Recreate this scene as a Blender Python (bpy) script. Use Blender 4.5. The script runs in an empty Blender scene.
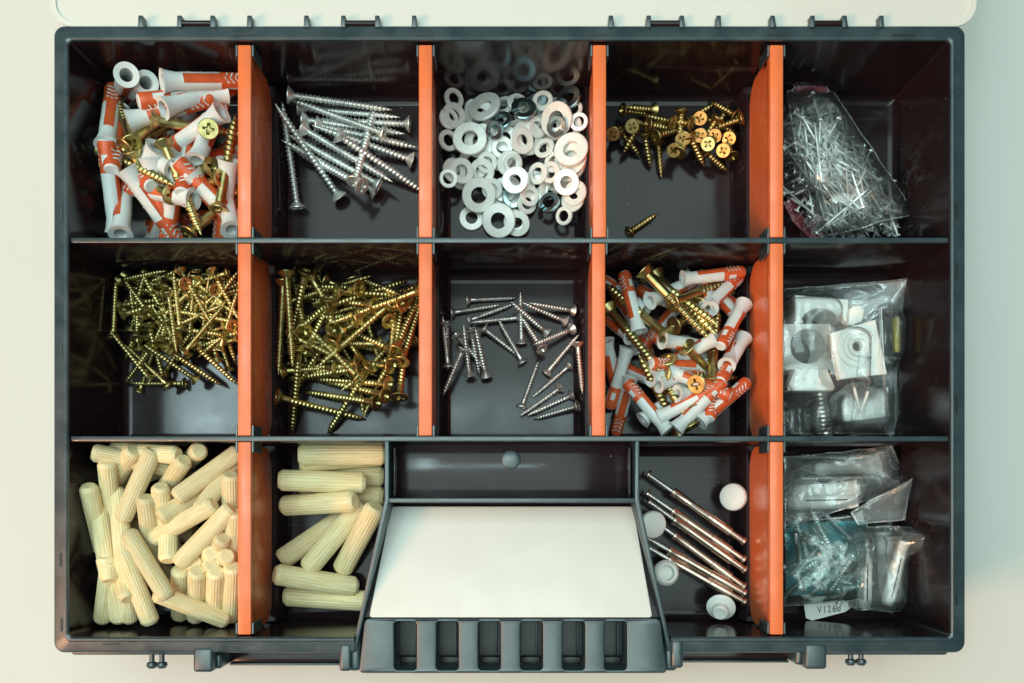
import bpy, bmesh, math, random
import numpy as np
from mathutils import Vector, Matrix, Quaternion, noise
random.seed(11)
R = math.radians
PI = math.pi

# ------------------------------------------------------------------ camera, world, lamps, exposure
S = 0.00043                 # metres per photo pixel at rim height
RIM = 0.064                 # height of the tray rim above the table
ZF = 0.006                  # height of the compartment floor
ZC = RIM + 0.400            # camera height
VX, VY = 513.0, 495.0       # pixel straight below the camera
sc = bpy.context.scene
cam = bpy.data.objects.new('camera', bpy.data.cameras.new('camera'))
sc.collection.objects.link(cam)
cam.location = (0, 0, ZC)
cam.data.sensor_width = 36.0
cam.data.lens = 36.0 * 0.400 / (1024 * S)
cam.data.shift_x = (512 - VX) / 1024
cam.data.shift_y = (VY - 341.5) / 1024
cam.data.clip_start = 0.01
cam.data.clip_end = 50
sc.camera = cam

world = bpy.data.worlds.new('World')
sc.world = world
world.use_nodes = True
bg = world.node_tree.nodes['Background']
bg.inputs['Color'].default_value = (0.72, 0.98, 0.95, 1)
bg.inputs['Strength'].default_value = 0.12

def area_lamp(name, loc, target, sx, sy, power, color):
    d = bpy.data.lights.new(name, 'AREA')
    d.shape = 'RECTANGLE'; d.size = sx; d.size_y = sy
    d.energy = power; d.color = color
    o = bpy.data.objects.new(name, d)
    o.location = loc
    o.rotation_euler = (Vector(target) - Vector(loc)).to_track_quat('-Z', 'Y').to_euler()
    sc.collection.objects.link(o)
    return o
# low warm window light from the front left, cool wide ceiling light overhead
area_lamp('window_light', (-3.10, -1.57, 2.87), (0, 0.05, 0.03), 1.20, 1.20, 108, (1.0, 0.50, 0.265))
area_lamp('ceiling_light', (-0.32, 0.22, 1.75), (-0.32, 0.22, 0), 1.80, 2.0, 31, (0.74, 0.98, 0.93))
area_lamp('ceiling_tube_light', (-0.28, 0.185, 1.74), (-0.28, 0.185, 0), 1.0, 0.055, 2.0, (0.70, 0.95, 1.0))
area_lamp('ceiling_panel_light', (-0.70, 0.25, 1.73), (-0.70, 0.25, 0), 0.16, 0.26, 1.9, (0.70, 0.95, 1.0))

sc.view_settings.view_transform = 'Standard'
sc.view_settings.look = 'None'
sc.view_settings.exposure = 0.22
sc.view_settings.gamma = 1.0
sc.view_settings.use_curve_mapping = False
sc.cycles.max_bounces = 10
sc.cycles.transparent_max_bounces = 24

# ------------------------------------------------------------------ helpers
def W(px, py, z):
    k = S * (ZC - z) / 0.400
    return Vector(((px - VX) * k, -(py - VY) * k, z))
def PX(x, y, z):
    k = S * (ZC - z) / 0.400
    return (x / k + VX, -y / k + VY)
def wx(px): return (px - VX) * S          # rim-level metres
def wy(py): return -(py - VY) * S

def link(o): sc.collection.objects.link(o); return o
def obj(name, me, mat, parent=None):
    o = link(bpy.data.objects.new(name, me))
    if mat is not None and not me.materials:
        me.materials.append(mat)
    if parent is not None: o.parent = parent
    return o
def empty(name, loc=(0, 0, 0)):
    o = link(bpy.data.objects.new(name, None)); o.location = loc
    o.empty_display_size = 0.01
    return o
def tag(o, label, cat, group=None):
    o['label'] = label; o['category'] = cat
    if group: o['group'] = group
    return o
def mesh_from(name, v, f, smooth=False):
    me = bpy.data.meshes.new(name)
    me.from_pydata([tuple(p) for p in v], [], f)
    me.update()
    if smooth: me.polygons.foreach_set('use_smooth', [True] * len(me.polygons))
    return me
def smooth_by_angle(me, ang=35):
    me.polygons.foreach_set('use_smooth', [True] * len(me.polygons))
    bm = bmesh.new(); bm.from_mesh(me)
    for e in bm.edges:
        if len(e.link_faces) == 2 and e.calc_face_angle(0) > R(ang): e.smooth = False
    bm.to_mesh(me); bm.free()
    return me

def box_mesh(x0, x1, y0, y1, z0, z1, bev=0.0, name='box', seg=2):
    bm = bmesh.new()
    bmesh.ops.create_cube(bm, size=1)
    bmesh.ops.scale(bm, vec=(abs(x1 - x0), abs(y1 - y0), abs(z1 - z0)), verts=bm.verts)
    bmesh.ops.translate(bm, vec=((x0 + x1) / 2, (y0 + y1) / 2, (z0 + z1) / 2), verts=bm.verts)
    if bev: bmesh.ops.bevel(bm, geom=bm.edges[:], offset=bev, segments=seg, affect='EDGES', profile=0.5)
    me = bpy.data.meshes.new(name); bm.to_mesh(me); bm.free()
    if bev: smooth_by_angle(me, 40)
    return me
def prism_mesh(pts, z0, z1, bev=0.0, name='prism', z0b=None, z1f=None):
    """pts: plan polygon (CCW); z1f optional function(x,y)->top z"""
    bm = bmesh.new()
    lo = [bm.verts.new((p[0], p[1], z0)) for p in pts]
    hi = [bm.verts.new((p[0], p[1], z1f(p[0], p[1]) if z1f else z1)) for p in pts]
    n = len(pts)
    bm.faces.new(hi); bm.faces.new(lo[::-1])
    for i in range(n):
        bm.faces.new((lo[i], lo[(i + 1) % n], hi[(i + 1) % n], hi[i]))
    bmesh.ops.recalc_face_normals(bm, faces=bm.faces[:])
    if bev:
        top = [e for e in bm.edges if e.verts[0] in hi and e.verts[1] in hi]
        bmesh.ops.bevel(bm, geom=top, offset=bev, segments=2, affect='EDGES', profile=0.5)
    me = bpy.data.meshes.new(name); bm.to_mesh(me); bm.free()
    smooth_by_angle(me, 35)
    return me
def rrect(x0, y0, x1, y1, r, n=5):
    pts = []
    for cx, cy, a0 in ((x1 - r, y1 - r, 0), (x0 + r, y1 - r, 90), (x0 + r, y0 + r, 180), (x1 - r, y0 + r, 270)):
        for k in range(n + 1):
            a = R(a0 + 90 * k / n)
            pts.append((cx + r * math.cos(a), cy + r * math.sin(a)))
    return pts
def round_poly(pts, r, n=4):
    out = []
    m = len(pts)
    for i in range(m):
        p, a, b = Vector(pts[i]), Vector(pts[i - 1]), Vector(pts[(i + 1) % m])
        da, db = (a - p).normalized(), (b - p).normalized()
        q0, q1 = p + da * r, p + db * r
        for k in range(n + 1):
            t = k / n
            out.append(tuple(q0 * (1 - t) ** 2 + p * 2 * t * (1 - t) + q1 * t * t))
    return out
def curve_plate(loops, thick, bev, name):
    """flat plate with holes; loops are lists of 2-D points, first is the outline; lies in z -thick..0"""
    bm = bmesh.new(); ed = []
    for L in loops:
        vs = [bm.verts.new((p[0], p[1], 0)) for p in L]
        ed += [bm.edges.new((vs[i], vs[(i + 1) % len(vs)])) for i in range(len(vs))]
    bmesh.ops.triangle_fill(bm, use_beauty=True, use_dissolve=False, edges=ed)
    def inside(c, L): return in_poly(c.x, c.y, L)
    for f in [f for f in bm.faces if any(inside(f.calc_center_median(), L) for L in loops[1:])]: bm.faces.remove(f)
    top = bm.faces[:]
    ex = bmesh.ops.extrude_face_region(bm, geom=top)
    low = [v for v in ex['geom'] if isinstance(v, bmesh.types.BMVert)]
    bmesh.ops.translate(bm, vec=(0, 0, -thick), verts=low)
    bmesh.ops.recalc_face_normals(bm, faces=bm.faces[:])
    if bev:
        es = [e for e in bm.edges if abs(e.verts[0].co.z) < 1e-7 and abs(e.verts[1].co.z) < 1e-7 and len(e.link_faces) == 2 and e.calc_face_angle(0) > 1.0]
        bmesh.ops.bevel(bm, geom=es, offset=bev, segments=2, affect='EDGES', profile=0.5)
    me = bpy.data.meshes.new(name); bm.to_mesh(me); bm.free()
    return smooth_by_angle(me, 35)
def in_poly(x, y, poly):
    c = False; j = len(poly) - 1
    for i in range(len(poly)):
        if (poly[i][1] > y) != (poly[j][1] > y) and x < (poly[j][0] - poly[i][0]) * (y - poly[i][1]) / (poly[j][1] - poly[i][1]) + poly[i][0]: c = not c
        j = i
    return c
def lathe(prof, n=20, name='lathe', ang=35):
    """prof: list of (r,z) from one end to the other, around the z axis"""
    v, f, rings = [], [], []
    for r, z in prof:
        if r < 1e-7:
            rings.append([len(v)]); v.append((0, 0, z))
        else:
            rings.append(list(range(len(v), len(v) + n)))
            v += [(r * math.cos(2 * PI * k / n), r * math.sin(2 * PI * k / n), z) for k in range(n)]
    for a, b in zip(rings, rings[1:]):
        for k in range(n):
            k2 = (k + 1) % n
            if len(a) == 1 and len(b) == 1: continue
            if len(a) == 1: f.append((a[0], b[k2], b[k]))
            elif len(b) == 1: f.append((a[k], a[k2], b[0]))
            else: f.append((a[k], a[k2], b[k2], b[k]))
    me = mesh_from(name, v, f)
    bm = bmesh.new(); bm.from_mesh(me); bmesh.ops.recalc_face_normals(bm, faces=bm.faces[:]); bm.to_mesh(me); bm.free()
    return smooth_by_angle(me, ang)
def sweep(profile, path_fn, n_path, name, closed=False):
    """profile: list of (d,z); path_fn(d)-> list of xy points (n_path of them)"""
    v, f = [], []
    for d, z in profile:
        v += [(x, y, z) for x, y in path_fn(d)]
    m = n_path
    for i in range(len(profile) - 1):
        for k in range(m - (0 if closed else 1)):
            k2 = (k + 1) % m
            f.append((i * m + k, i * m + k2, (i + 1) * m + k2, (i + 1) * m + k))
    return smooth_by_angle(mesh_from(name, v, f), 35)
def copy_thing(src):
    r = src.copy(); link(r)
    for ch in src.children:
        c = ch.copy(); link(c); c.parent = r
        for g in ch.children:
            d = g.copy(); link(d); d.parent = c
    return r

# ------------------------------------------------------------------ materials
def material(name, col, rough=0.4, metal=0.0, spec=0.5, vary=0.0, vscale=60.0, bump=0.0, bscale=400.0,
             rvary=0.0, coat=0.0, col2=None, sss=0.0, stretch=None, per_object=0.0):
    m = bpy.data.materials.new(name); m.use_nodes = True
    nt = m.node_tree; N = nt.nodes; b = N['Principled BSDF']
    b.inputs['Base Color'].default_value = (*col, 1)
    b.inputs['Roughness'].default_value = rough
    b.inputs['Metallic'].default_value = metal
    b.inputs['Specular IOR Level'].default_value = spec
    if coat: b.inputs['Coat Weight'].default_value = coat; b.inputs['Coat Roughness'].default_value = 0.15
    if sss:
        b.inputs['Subsurface Weight'].default_value = sss
        b.inputs['Subsurface Radius'].default_value = (0.004, 0.0015, 0.0008)
        b.inputs['Subsurface Scale'].default_value = 0.6
    tc = N.new('ShaderNodeTexCoord'); mp = N.new('ShaderNodeMapping')
    nt.links.new(tc.outputs['Object'], mp.inputs['Vector'])
    if stretch: mp.inputs['Scale'].default_value = stretch
    if vary or rvary:
        n = N.new('ShaderNodeTexNoise'); n.inputs['Scale'].default_value = vscale; n.inputs['Detail'].default_value = 5
        nt.links.new(mp.outputs['Vector'], n.inputs['Vector'])
        if vary:
            mx = N.new('ShaderNodeMix'); mx.data_type = 'RGBA'
            c2 = col2 or tuple(c * (1 - vary) for c in col)
            mx.inputs[6].default_value = (*col, 1); mx.inputs[7].default_value = (*c2, 1)
            rm = N.new('ShaderNodeMapRange'); rm.inputs[1].default_value = 0.38; rm.inputs[2].default_value = 0.68
            nt.links.new(n.outputs['Fac'], rm.inputs[0]); nt.links.new(rm.outputs[0], mx.inputs[0])
            out = mx.outputs[2]
            if per_object:
                oi = N.new('ShaderNodeObjectInfo'); hs = N.new('ShaderNodeHueSaturation')
                r2 = N.new('ShaderNodeMapRange'); r2.inputs[3].default_value = 1 - per_object; r2.inputs[4].default_value = 1 + per_object * 0.5
                nt.links.new(oi.outputs['Random'], r2.inputs[0]); nt.links.new(r2.outputs[0], hs.inputs['Value'])
                nt.links.new(out, hs.inputs['Color']); out = hs.outputs['Color']
            nt.links.new(out, b.inputs['Base Color'])
        if rvary:
            r3 = N.new('ShaderNodeMapRange'); r3.inputs[1].default_value = 0.3; r3.inputs[2].default_value = 0.7
            r3.inputs[3].default_value = max(0.03, rough - rvary); r3.inputs[4].default_value = rough + rvary
            nt.links.new(n.outputs['Fac'], r3.inputs[0]); nt.links.new(r3.outputs[0], b.inputs['Roughness'])
    if bump:
        n2 = N.new('ShaderNodeTexNoise'); n2.inputs['Scale'].default_value = bscale; n2.inputs['Detail'].default_value = 3
        nt.links.new(mp.outputs['Vector'], n2.inputs['Vector'])
        bp = N.new('ShaderNodeBump'); bp.inputs['Strength'].default_value = bump; bp.inputs['Distance'].default_value = 0.0004
        nt.links.new(n2.outputs['Fac'], bp.inputs['Height']); nt.links.new(bp.outputs['Normal'], b.inputs['Normal'])
    return m

def black_plastic():
    m = material('black_plastic', (0.019, 0.0108, 0.0132), 0.15, spec=0.26, rvary=0.06, vscale=35, bump=0.02, bscale=250)
    # dust specks and fine scuffs on the moulded plastic
    nt = m.node_tree; N = nt.nodes; b = N['Principled BSDF']
    tc = N.new('ShaderNodeTexCoord')
    v = N.new('ShaderNodeTexVoronoi'); v.inputs['Scale'].default_value = 160
    nt.links.new(tc.outputs['Object'], v.inputs['Vector'])
    lt = N.new('ShaderNodeMath'); lt.operation = 'LESS_THAN'; lt.inputs[1].default_value = 0.055
    nt.links.new(v.outputs['Distance'], lt.inputs[0])
    s2 = N.new('ShaderNodeSeparateColor'); nt.links.new(v.outputs['Color'], s2.inputs[0])
    l2 = N.new('ShaderNodeMath'); l2.operation = 'LESS_THAN'; l2.inputs[1].default_value = 0.22
    nt.links.new(s2.outputs[0], l2.inputs[0])
    mu = N.new('ShaderNodeMath'); mu.operation = 'MULTIPLY'
    nt.links.new(lt.outputs[0], mu.inputs[0]); nt.links.new(l2.outputs[0], mu.inputs[1])
    mp = N.new('ShaderNodeMapping'); mp.inputs['Scale'].default_value = (25, 220, 120); mp.inputs['Rotation'].default_value = (0, 0, 0.5)
    nt.links.new(tc.outputs['Object'], mp.inputs['Vector'])
    n = N.new('ShaderNodeTexNoise'); n.inputs['Scale'].default_value = 1.0; n.inputs['Detail'].default_value = 6
    nt.links.new(mp.outputs['Vector'], n.inputs['Vector'])
    r = N.new('ShaderNodeMapRange'); r.inputs[1].default_value = 0.62; r.inputs[2].default_value = 0.8; r.inputs[4].default_value = 0.10
    nt.links.new(n.outputs['Fac'], r.inputs[0])
    ad = N.new('ShaderNodeMath'); ad.operation = 'MULTIPLY_ADD'; ad.inputs[1].default_value = 0.45
    nt.links.new(mu.outputs[0], ad.inputs[0]); nt.links.new(r.outputs[0], ad.inputs[2])
    mx = N.new('ShaderNodeMix'); mx.data_type = 'RGBA'
    mx.inputs[6].default_value = (0.019, 0.0108, 0.0132, 1); mx.inputs[7].default_value = (0.32, 0.33, 0.33, 1)
    nt.links.new(ad.outputs[0], mx.inputs[0]); nt.links.new(mx.outputs[2], b.inputs['Base Color'])
    return m

M = {}
M['black'] = black_plastic()
M['rim'] = material('rim_plastic', (0.020, 0.038, 0.047), 0.36, spec=1.0, rvary=0.10, vscale=90, bump=0.18, bscale=1500, vary=0.5, col2=(0.030, 0.052, 0.062))
M['orange'] = material('orange_plastic', (0.83, 0.185, 0.058), 0.30, spec=0.5, vary=0.14, vscale=90, rvary=0.12, bump=0.05, bscale=700, sss=0.12)
M['table'] = material('white_table', (0.645, 0.62, 0.575), 0.55, spec=0.3, vary=0.03, vscale=6, bump=0.03, bscale=300)
M['card'] = material('white_card', (0.71, 0.68, 0.63), 0.42, spec=0.4, vary=0.03, vscale=70, rvary=0.10)
M['zinc'] = material('zinc_steel', (0.90, 0.92, 0.88), 0.36, metal=0.75, vary=0.30, vscale=320, bump=0.08, bscale=1500, per_object=0.15)
M['zinc_bright'] = material('bright_zinc_washer', (0.92, 0.91, 0.86), 0.45, metal=0.32, vary=0.10, vscale=260, bump=0.12, bscale=1800, per_object=0.10)
M['blue_zinc'] = material('blue_zinc_washer', (0.42, 0.58, 0.62), 0.30, metal=1.0, vary=0.3, vscale=260, bump=0.1, bscale=1600)
M['nickel'] = material('dull_nickel', (0.72, 0.67, 0.63), 0.34, metal=0.85, vary=0.35, vscale=300, bump=0.08, bscale=1500, per_object=0.2)
M['copper_nickel'] = material('warm_nickel', (0.66, 0.50, 0.41), 0.28, metal=0.95, vary=0.25, vscale=200, rvary=0.08, per_object=0.15)
M['brass'] = material('yellow_zinc', (0.67, 0.55, 0.25), 0.36, metal=1.0, vary=0.45, vscale=260, bump=0.06, bscale=1500, col2=(0.38, 0.32, 0.13), per_object=0.32)
M['brass_dark'] = material('dark_brass', (0.60, 0.46, 0.19), 0.38, metal=1.0, vary=0.5, vscale=260, col2=(0.42, 0.28, 0.10), per_object=0.3)
M['plug_grey'] = material('pale_grey_nylon', (0.67, 0.69, 0.68), 0.42, spec=0.4, vary=0.08, vscale=200, sss=0.05, per_object=0.06)
M['plug_orange'] = material('red_orange_nylon', (0.66, 0.105, 0.030), 0.36, spec=0.45, vary=0.18, vscale=200, per_object=0.12)
M['wood'] = material('beech_wood', (0.88, 0.745, 0.46), 0.55, spec=0.25, vary=0.22, vscale=55, col2=(0.78, 0.60, 0.31), bump=0.25, bscale=60, stretch=(14, 14, 1.6), per_object=0.26)
M['white'] = material('white_nylon', (0.80, 0.79, 0.75), 0.38, spec=0.45, vary=0.06, vscale=150, sss=0.05)
M['nail'] = material('bright_nail_steel', (0.90, 0.92, 0.90), 0.40, metal=0.55, vary=0.3, vscale=300, per_object=0.25)
M['yellow'] = material('yellow_plastic', (0.72, 0.56, 0.02), 0.4)
M['teal'] = material('teal_film_print', (0.16, 0.62, 0.70), 0.30, spec=0.6, vary=0.4, vscale=90, col2=(0.45, 0.80, 0.83))
M['pink'] = material('pink_film_print', (0.50, 0.10, 0.12), 0.30, spec=0.6, vary=0.3, vscale=90)
M['paper'] = material('paper_slip', (0.80, 0.79, 0.72), 0.6, spec=0.2, vary=0.05, vscale=60)
M['ink'] = material('black_ink', (0.015, 0.015, 0.016), 0.6)
M['cavity'] = material('slot_dark', (0.010, 0.008, 0.008), 0.4)

def film(name, haze=0.08, tint=(0.975, 0.98, 0.98), gl=0.35, wr=260.0, strength=0.6, stretch=(1, 1, 1), white=(0.8, 0.83, 0.83), crease_glint=0.14):
    m = bpy.data.materials.new(name); m.use_nodes = True
    nt = m.node_tree; N = nt.nodes; N.clear()
    out = N.new('ShaderNodeOutputMaterial')
    tr = N.new('ShaderNodeBsdfTransparent'); tr.inputs[0].default_value = (*tint, 1)
    g = N.new('ShaderNodeBsdfGlossy'); g.inputs['Roughness'].default_value = 0.12; g.inputs['Color'].default_value = (1, 1, 1, 1)
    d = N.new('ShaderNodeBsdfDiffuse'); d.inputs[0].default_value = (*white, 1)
    tc = N.new('ShaderNodeTexCoord'); mp = N.new('ShaderNodeMapping'); mp.inputs['Scale'].default_value = stretch
    nt.links.new(tc.outputs['Object'], mp.inputs[0])
    n = N.new('ShaderNodeTexNoise'); n.inputs['Scale'].default_value = wr; n.inputs['Detail'].default_value = 3
    n.inputs['Distortion'].default_value = 1.5
    nt.links.new(mp.outputs[0], n.inputs['Vector'])
    bp = N.new('ShaderNodeBump'); bp.inputs['Strength'].default_value = strength; bp.inputs['Distance'].default_value = 0.0012
    nt.links.new(n.outputs['Fac'], bp.inputs['Height'])
    nt.links.new(bp.outputs['Normal'], g.inputs['Normal'])
    fr = N.new('ShaderNodeFresnel'); fr.inputs['IOR'].default_value = 1.5
    nt.links.new(bp.outputs['Normal'], fr.inputs['Normal'])
    mu = N.new('ShaderNodeMath'); mu.operation = 'MULTIPLY_ADD'; mu.inputs[1].default_value = 1.0; mu.inputs[2].default_value = gl * 0.2
    mu.use_clamp = True
    nt.links.new(fr.outputs[0], mu.inputs[0])
    mx = N.new('ShaderNodeMixShader'); nt.links.new(mu.outputs[0], mx.inputs[0])
    nt.links.new(tr.outputs[0], mx.inputs[1]); nt.links.new(g.outputs[0], mx.inputs[2])
    # highlights painted as white lines along creases where the film was folded
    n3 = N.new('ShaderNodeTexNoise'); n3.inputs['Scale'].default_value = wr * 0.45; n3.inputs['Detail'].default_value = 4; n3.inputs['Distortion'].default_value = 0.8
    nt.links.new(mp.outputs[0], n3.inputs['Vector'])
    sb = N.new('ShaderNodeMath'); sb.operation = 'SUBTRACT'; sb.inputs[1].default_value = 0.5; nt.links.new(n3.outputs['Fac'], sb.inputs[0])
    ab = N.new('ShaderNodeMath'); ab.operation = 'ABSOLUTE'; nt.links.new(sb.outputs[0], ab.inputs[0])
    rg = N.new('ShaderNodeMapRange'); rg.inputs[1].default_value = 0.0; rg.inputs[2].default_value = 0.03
    rg.inputs[3].default_value = min(0.95, haze * 0.7 + crease_glint); rg.inputs[4].default_value = min(0.9, haze * 0.7)
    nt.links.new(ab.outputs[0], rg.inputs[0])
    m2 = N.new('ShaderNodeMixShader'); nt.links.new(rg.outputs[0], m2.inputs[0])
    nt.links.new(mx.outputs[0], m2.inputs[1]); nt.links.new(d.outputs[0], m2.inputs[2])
    nt.links.new(m2.outputs[0], out.inputs[0])
    return m
M['film'] = film('clear_bag_film', 0.13, wr=70, strength=0.35, gl=0.15, crease_glint=0.10)
M['film_crinkle'] = film('crinkled_bag_film', 0.20, wr=80, strength=0.5, stretch=(1, 1.8, 1), gl=0.2, crease_glint=0.22)
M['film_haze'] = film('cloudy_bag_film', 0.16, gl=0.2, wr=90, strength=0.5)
M['film_nail'] = film('nail_bag_film', 0.05, wr=60, strength=0.25, gl=0.12, crease_glint=0.12)
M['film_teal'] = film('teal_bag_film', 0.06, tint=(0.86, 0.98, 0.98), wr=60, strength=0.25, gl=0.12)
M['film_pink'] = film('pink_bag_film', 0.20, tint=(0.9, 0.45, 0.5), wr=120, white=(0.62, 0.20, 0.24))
M['weld_highlight'] = film('welded_film_highlight', 0.30, wr=200, strength=0.5, gl=0.4)
M['lid'] = film('frosted_lid_plastic', 1.2, tint=(0.97, 0.98, 0.97), wr=20, strength=0.05, crease_glint=0.0, white=(0.72, 0.695, 0.64))

# ------------------------------------------------------------------ the setting: the table
def struct(o): o['kind'] = 'structure'; return o
struct(obj('table_top', box_mesh(-1.3, 1.3, -1.0, 1.2, -0.03, 0, 0, 'table_top'), M['table']))

# ------------------------------------------------------------------ the organizer box
box = empty('organizer_box', (0, 0.03, 0.0003))
tag(box, 'open black plastic organizer box with orange dividers and clear hinged lid', 'organizer box')
def bpart(name, me, mat):
    o = obj(name, me, mat); o.parent = box
    o.matrix_parent_inverse = Matrix.Translation(box.location).inverted()
    return o
IX0, IX1 = wx(68), wx(951)
IY1, IY0 = wy(40), wy(637)
bpart('tray_floor', box_mesh(IX0 - 0.002, IX1 + 0.002, IY0 - 0.002, IY1 + 0.002, 0.0004, ZF, 0, 'tray_floor'), M['black'])

RC = 0.0045
def shell_path(d):
    r = max(0.0010, 0.0022 + d * 0.32)
    x0, x1, y0, y1 = IX0 - d, IX1 + d, IY0 - d, IY1 + d
    pts = [(wx(671), y0)]
    for cx, cy, a0 in ((x1 - r, y0 + r, 270), (x1 - r, y1 - r, 0), (x0 + r, y1 - r, 90), (x0 + r, y0 + r, 180)):
        for k in range(7):
            a = R(a0 + 90 * k / 6); pts.append((cx + r * math.cos(a), cy + r * math.sin(a)))
    pts.append((wx(354), y0))
    return pts
NP = len(shell_path(0))
fil = [(-0.004 + 0.004 * math.sin(a), ZF + 0.0041 - 0.004 * math.cos(a)) for a in [R(0), R(22), R(45), R(68), R(90)]]
prof = fil + [(0, RIM - 0.0012), (0.0003, RIM - 0.0004), (0.0009, RIM), (0.0016, RIM - 0.0001), (0.0020, RIM - 0.0011), (0.0024, RIM - 0.0013),
              (0.0060, RIM - 0.0013), (0.0067, RIM - 0.0017), (0.0071, RIM - 0.0026), (0.0071, RIM - 0.010), (0.0062, RIM - 0.0106),
              (0.0030, RIM - 0.0108), (0.0024, RIM - 0.012), (0.0012, 0.002), (0.0008, 0.0006)]
rimp = [p for p in prof if p[1] > RIM - 0.0115]
bpart('outer_wall', sweep(fil + [(0, RIM - 0.0012)], shell_path, NP, 'outer_wall'), M['black'])
bpart('rim', sweep(rimp, shell_path, NP, 'rim'), M['rim'])
bpart('outer_skirt', sweep(prof[prof.index((0.0030, RIM - 0.0108)):], shell_path, NP, 'outer_skirt'), M['black'])
# small moulded slots in the rim top
for px_, py_, w_, h_ in [(60, 212, 2, 16), (60, 350, 2, 14), (59, 560, 2, 14), (60, 625, 2, 14), (958, 210, 2, 16), (958, 270, 2, 16), (958, 405, 2, 16), (958, 600, 2, 12),
                         (110, 645, 16, 2), (243, 645, 18, 2), (243, 33, 20, 2), (425, 33, 18, 2), (600, 33, 18, 2), (778, 33, 18, 2), (150, 35, 14, 2), (905, 34, 22, 2)]:
    bpart('rim_slot', box_mesh(wx(px_ - w_ / 2), wx(px_ + w_ / 2), wy(py_ + h_ / 2), wy(py_ - h_ / 2), RIM - 0.003, RIM - 0.0011, 0, 'rim_slot'), M['cavity'])

def wall_profile(h_top, t=0.0010, fr=0.005):
    """(offset, z) from one foot over the top to the other foot"""
    left = [(-t - fr + fr * math.sin(a), ZF + 0.0001 + fr - fr * math.cos(a)) for a in [R(0), R(20), R(45), R(70), R(90)]]
    left += [(-t, h_top - 0.0010), (-t * 0.6, h_top - 0.0003), (0, h_top)]
    return left + [(-d, z) for d, z in left[:-1]][::-1]
def row_wall(py, x0, x1, name='row_wall'):
    y = wy(py); pr = wall_profile(RIM - 0.0022)
    bend = lambda x: 0.0
    me = sweep(pr, lambda d: [(x0, y + d), (x1, y + d)], 2, name)
    return bpart(name, me, M['rim'] if False else M['black'])
RW = (239, 438.5)
for py in RW:
    row_wall(py, IX0 - 0.0005, IX1 + 0.0005)
    bpart('wall_top_edge', box_mesh(IX0 + 0.0002, IX1 - 0.0002, wy(py) - 0.00115, wy(py) + 0.00115, RIM - 0.0035, RIM - 0.0018, 0.0005, 'wall_top_edge'), M['rim'])

# ridges on the floor that carry the dividers
DIV = [(243, 0), (425, 0), (600, 0), (778, 0), (243, 1), (425, 1), (599, 1), (778, 1), (243, 2), (778, 2)]
ROWS = [(40, 239), (239, 438.5), (438.5, 637)]
RIDGE_H, RIDGE_W = ZF + 0.0145, 0.0072
for px_, row in DIV:
    x = wx(px_); ya, yb = wy(ROWS[row][1]) + 0.0009, wy(ROWS[row][0]) - 0.0009
    pr = [(-RIDGE_W, ZF + 0.0002), (-RIDGE_W * 0.80, ZF + 0.0012), (-0.0034, RIDGE_H - 0.001), (-0.0026, RIDGE_H), (0.0026, RIDGE_H), (0.0034, RIDGE_H - 0.001), (RIDGE_W * 0.80, ZF + 0.0012), (RIDGE_W, ZF + 0.0002)]
    bpart('divider_ridge', sweep(pr, lambda d: [(x + d, ya), (x + d, yb)], 2, 'divider_ridge'), M['black'])
    for yy in (ya, yb):
        sgn = 1 if yy == ya else -1
        for sx in (-1, 1):
            bpart('slot_rib', box_mesh(x + sx * 0.0035 - 0.0005, x + sx * 0.0035 + 0.0005, yy, yy + sgn * 0.0050, RIM - 0.016, RIM - 0.0024, 0.0002, 'slot_rib', 1), M['rim'])

# handle bay in the front wall
def thick_poly(pts, t):
    """offset a polyline to a closed strip polygon"""
    L, Rr = [], []
    for i, p in enumerate(pts):
        p = Vector(p)
        d = Vector((0, 0))
        if i > 0: d += (p - Vector(pts[i - 1])).normalized()
        if i < len(pts) - 1: d += (Vector(pts[i + 1]) - p).normalized()
        d.normalize(); nrm = Vector((-d.y, d.x))
        L.append(tuple(p + nrm * t)); Rr.append(tuple(p - nrm * t))
    return Rr + L[::-1]
for side, pts in (('l', [(386, 440.5), (386, 500), (353, 652)]), ('r', [(638, 440.5), (638, 500), (671, 652)])):
    P2 = [(wx(a), wy(b)) for a, b in pts]
    bpart('bay_wall', prism_mesh(thick_poly(P2, 0.0010), ZF - 0.001, RIM - 0.0024, 0.0004, 'bay_wall'), M['rim'])
bpart('bay_shelf', box_mesh(wx(387.5), wx(636.5), wy(499), wy(441), RIM - 0.021, RIM - 0.017, 0.0006, 'bay_shelf'), M['black'])
bpart('shelf_button', lathe([(0, 0.0006), (0.0030, 0.0005), (0.0041, 0.0001), (0.0044, -0.0006)], 28, 'shelf_button'), M['rim']).location = W(511, 459.5, RIM - 0.0166) - box.location * 0
bpart('bay_cross_bar', box_mesh(wx(387), wx(637), wy(503), wy(498), ZF, RIM - 0.0028, 0.0006, 'bay_cross_bar'), M['rim'])
for a in (392, 632):
    bpart('shelf_upright', box_mesh(wx(a - 1.3), wx(a + 1.3), wy(497), wy(446), RIM - 0.0172, RIM - 0.008, 0.0003, 'shelf_upright'), M['black'])
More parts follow.
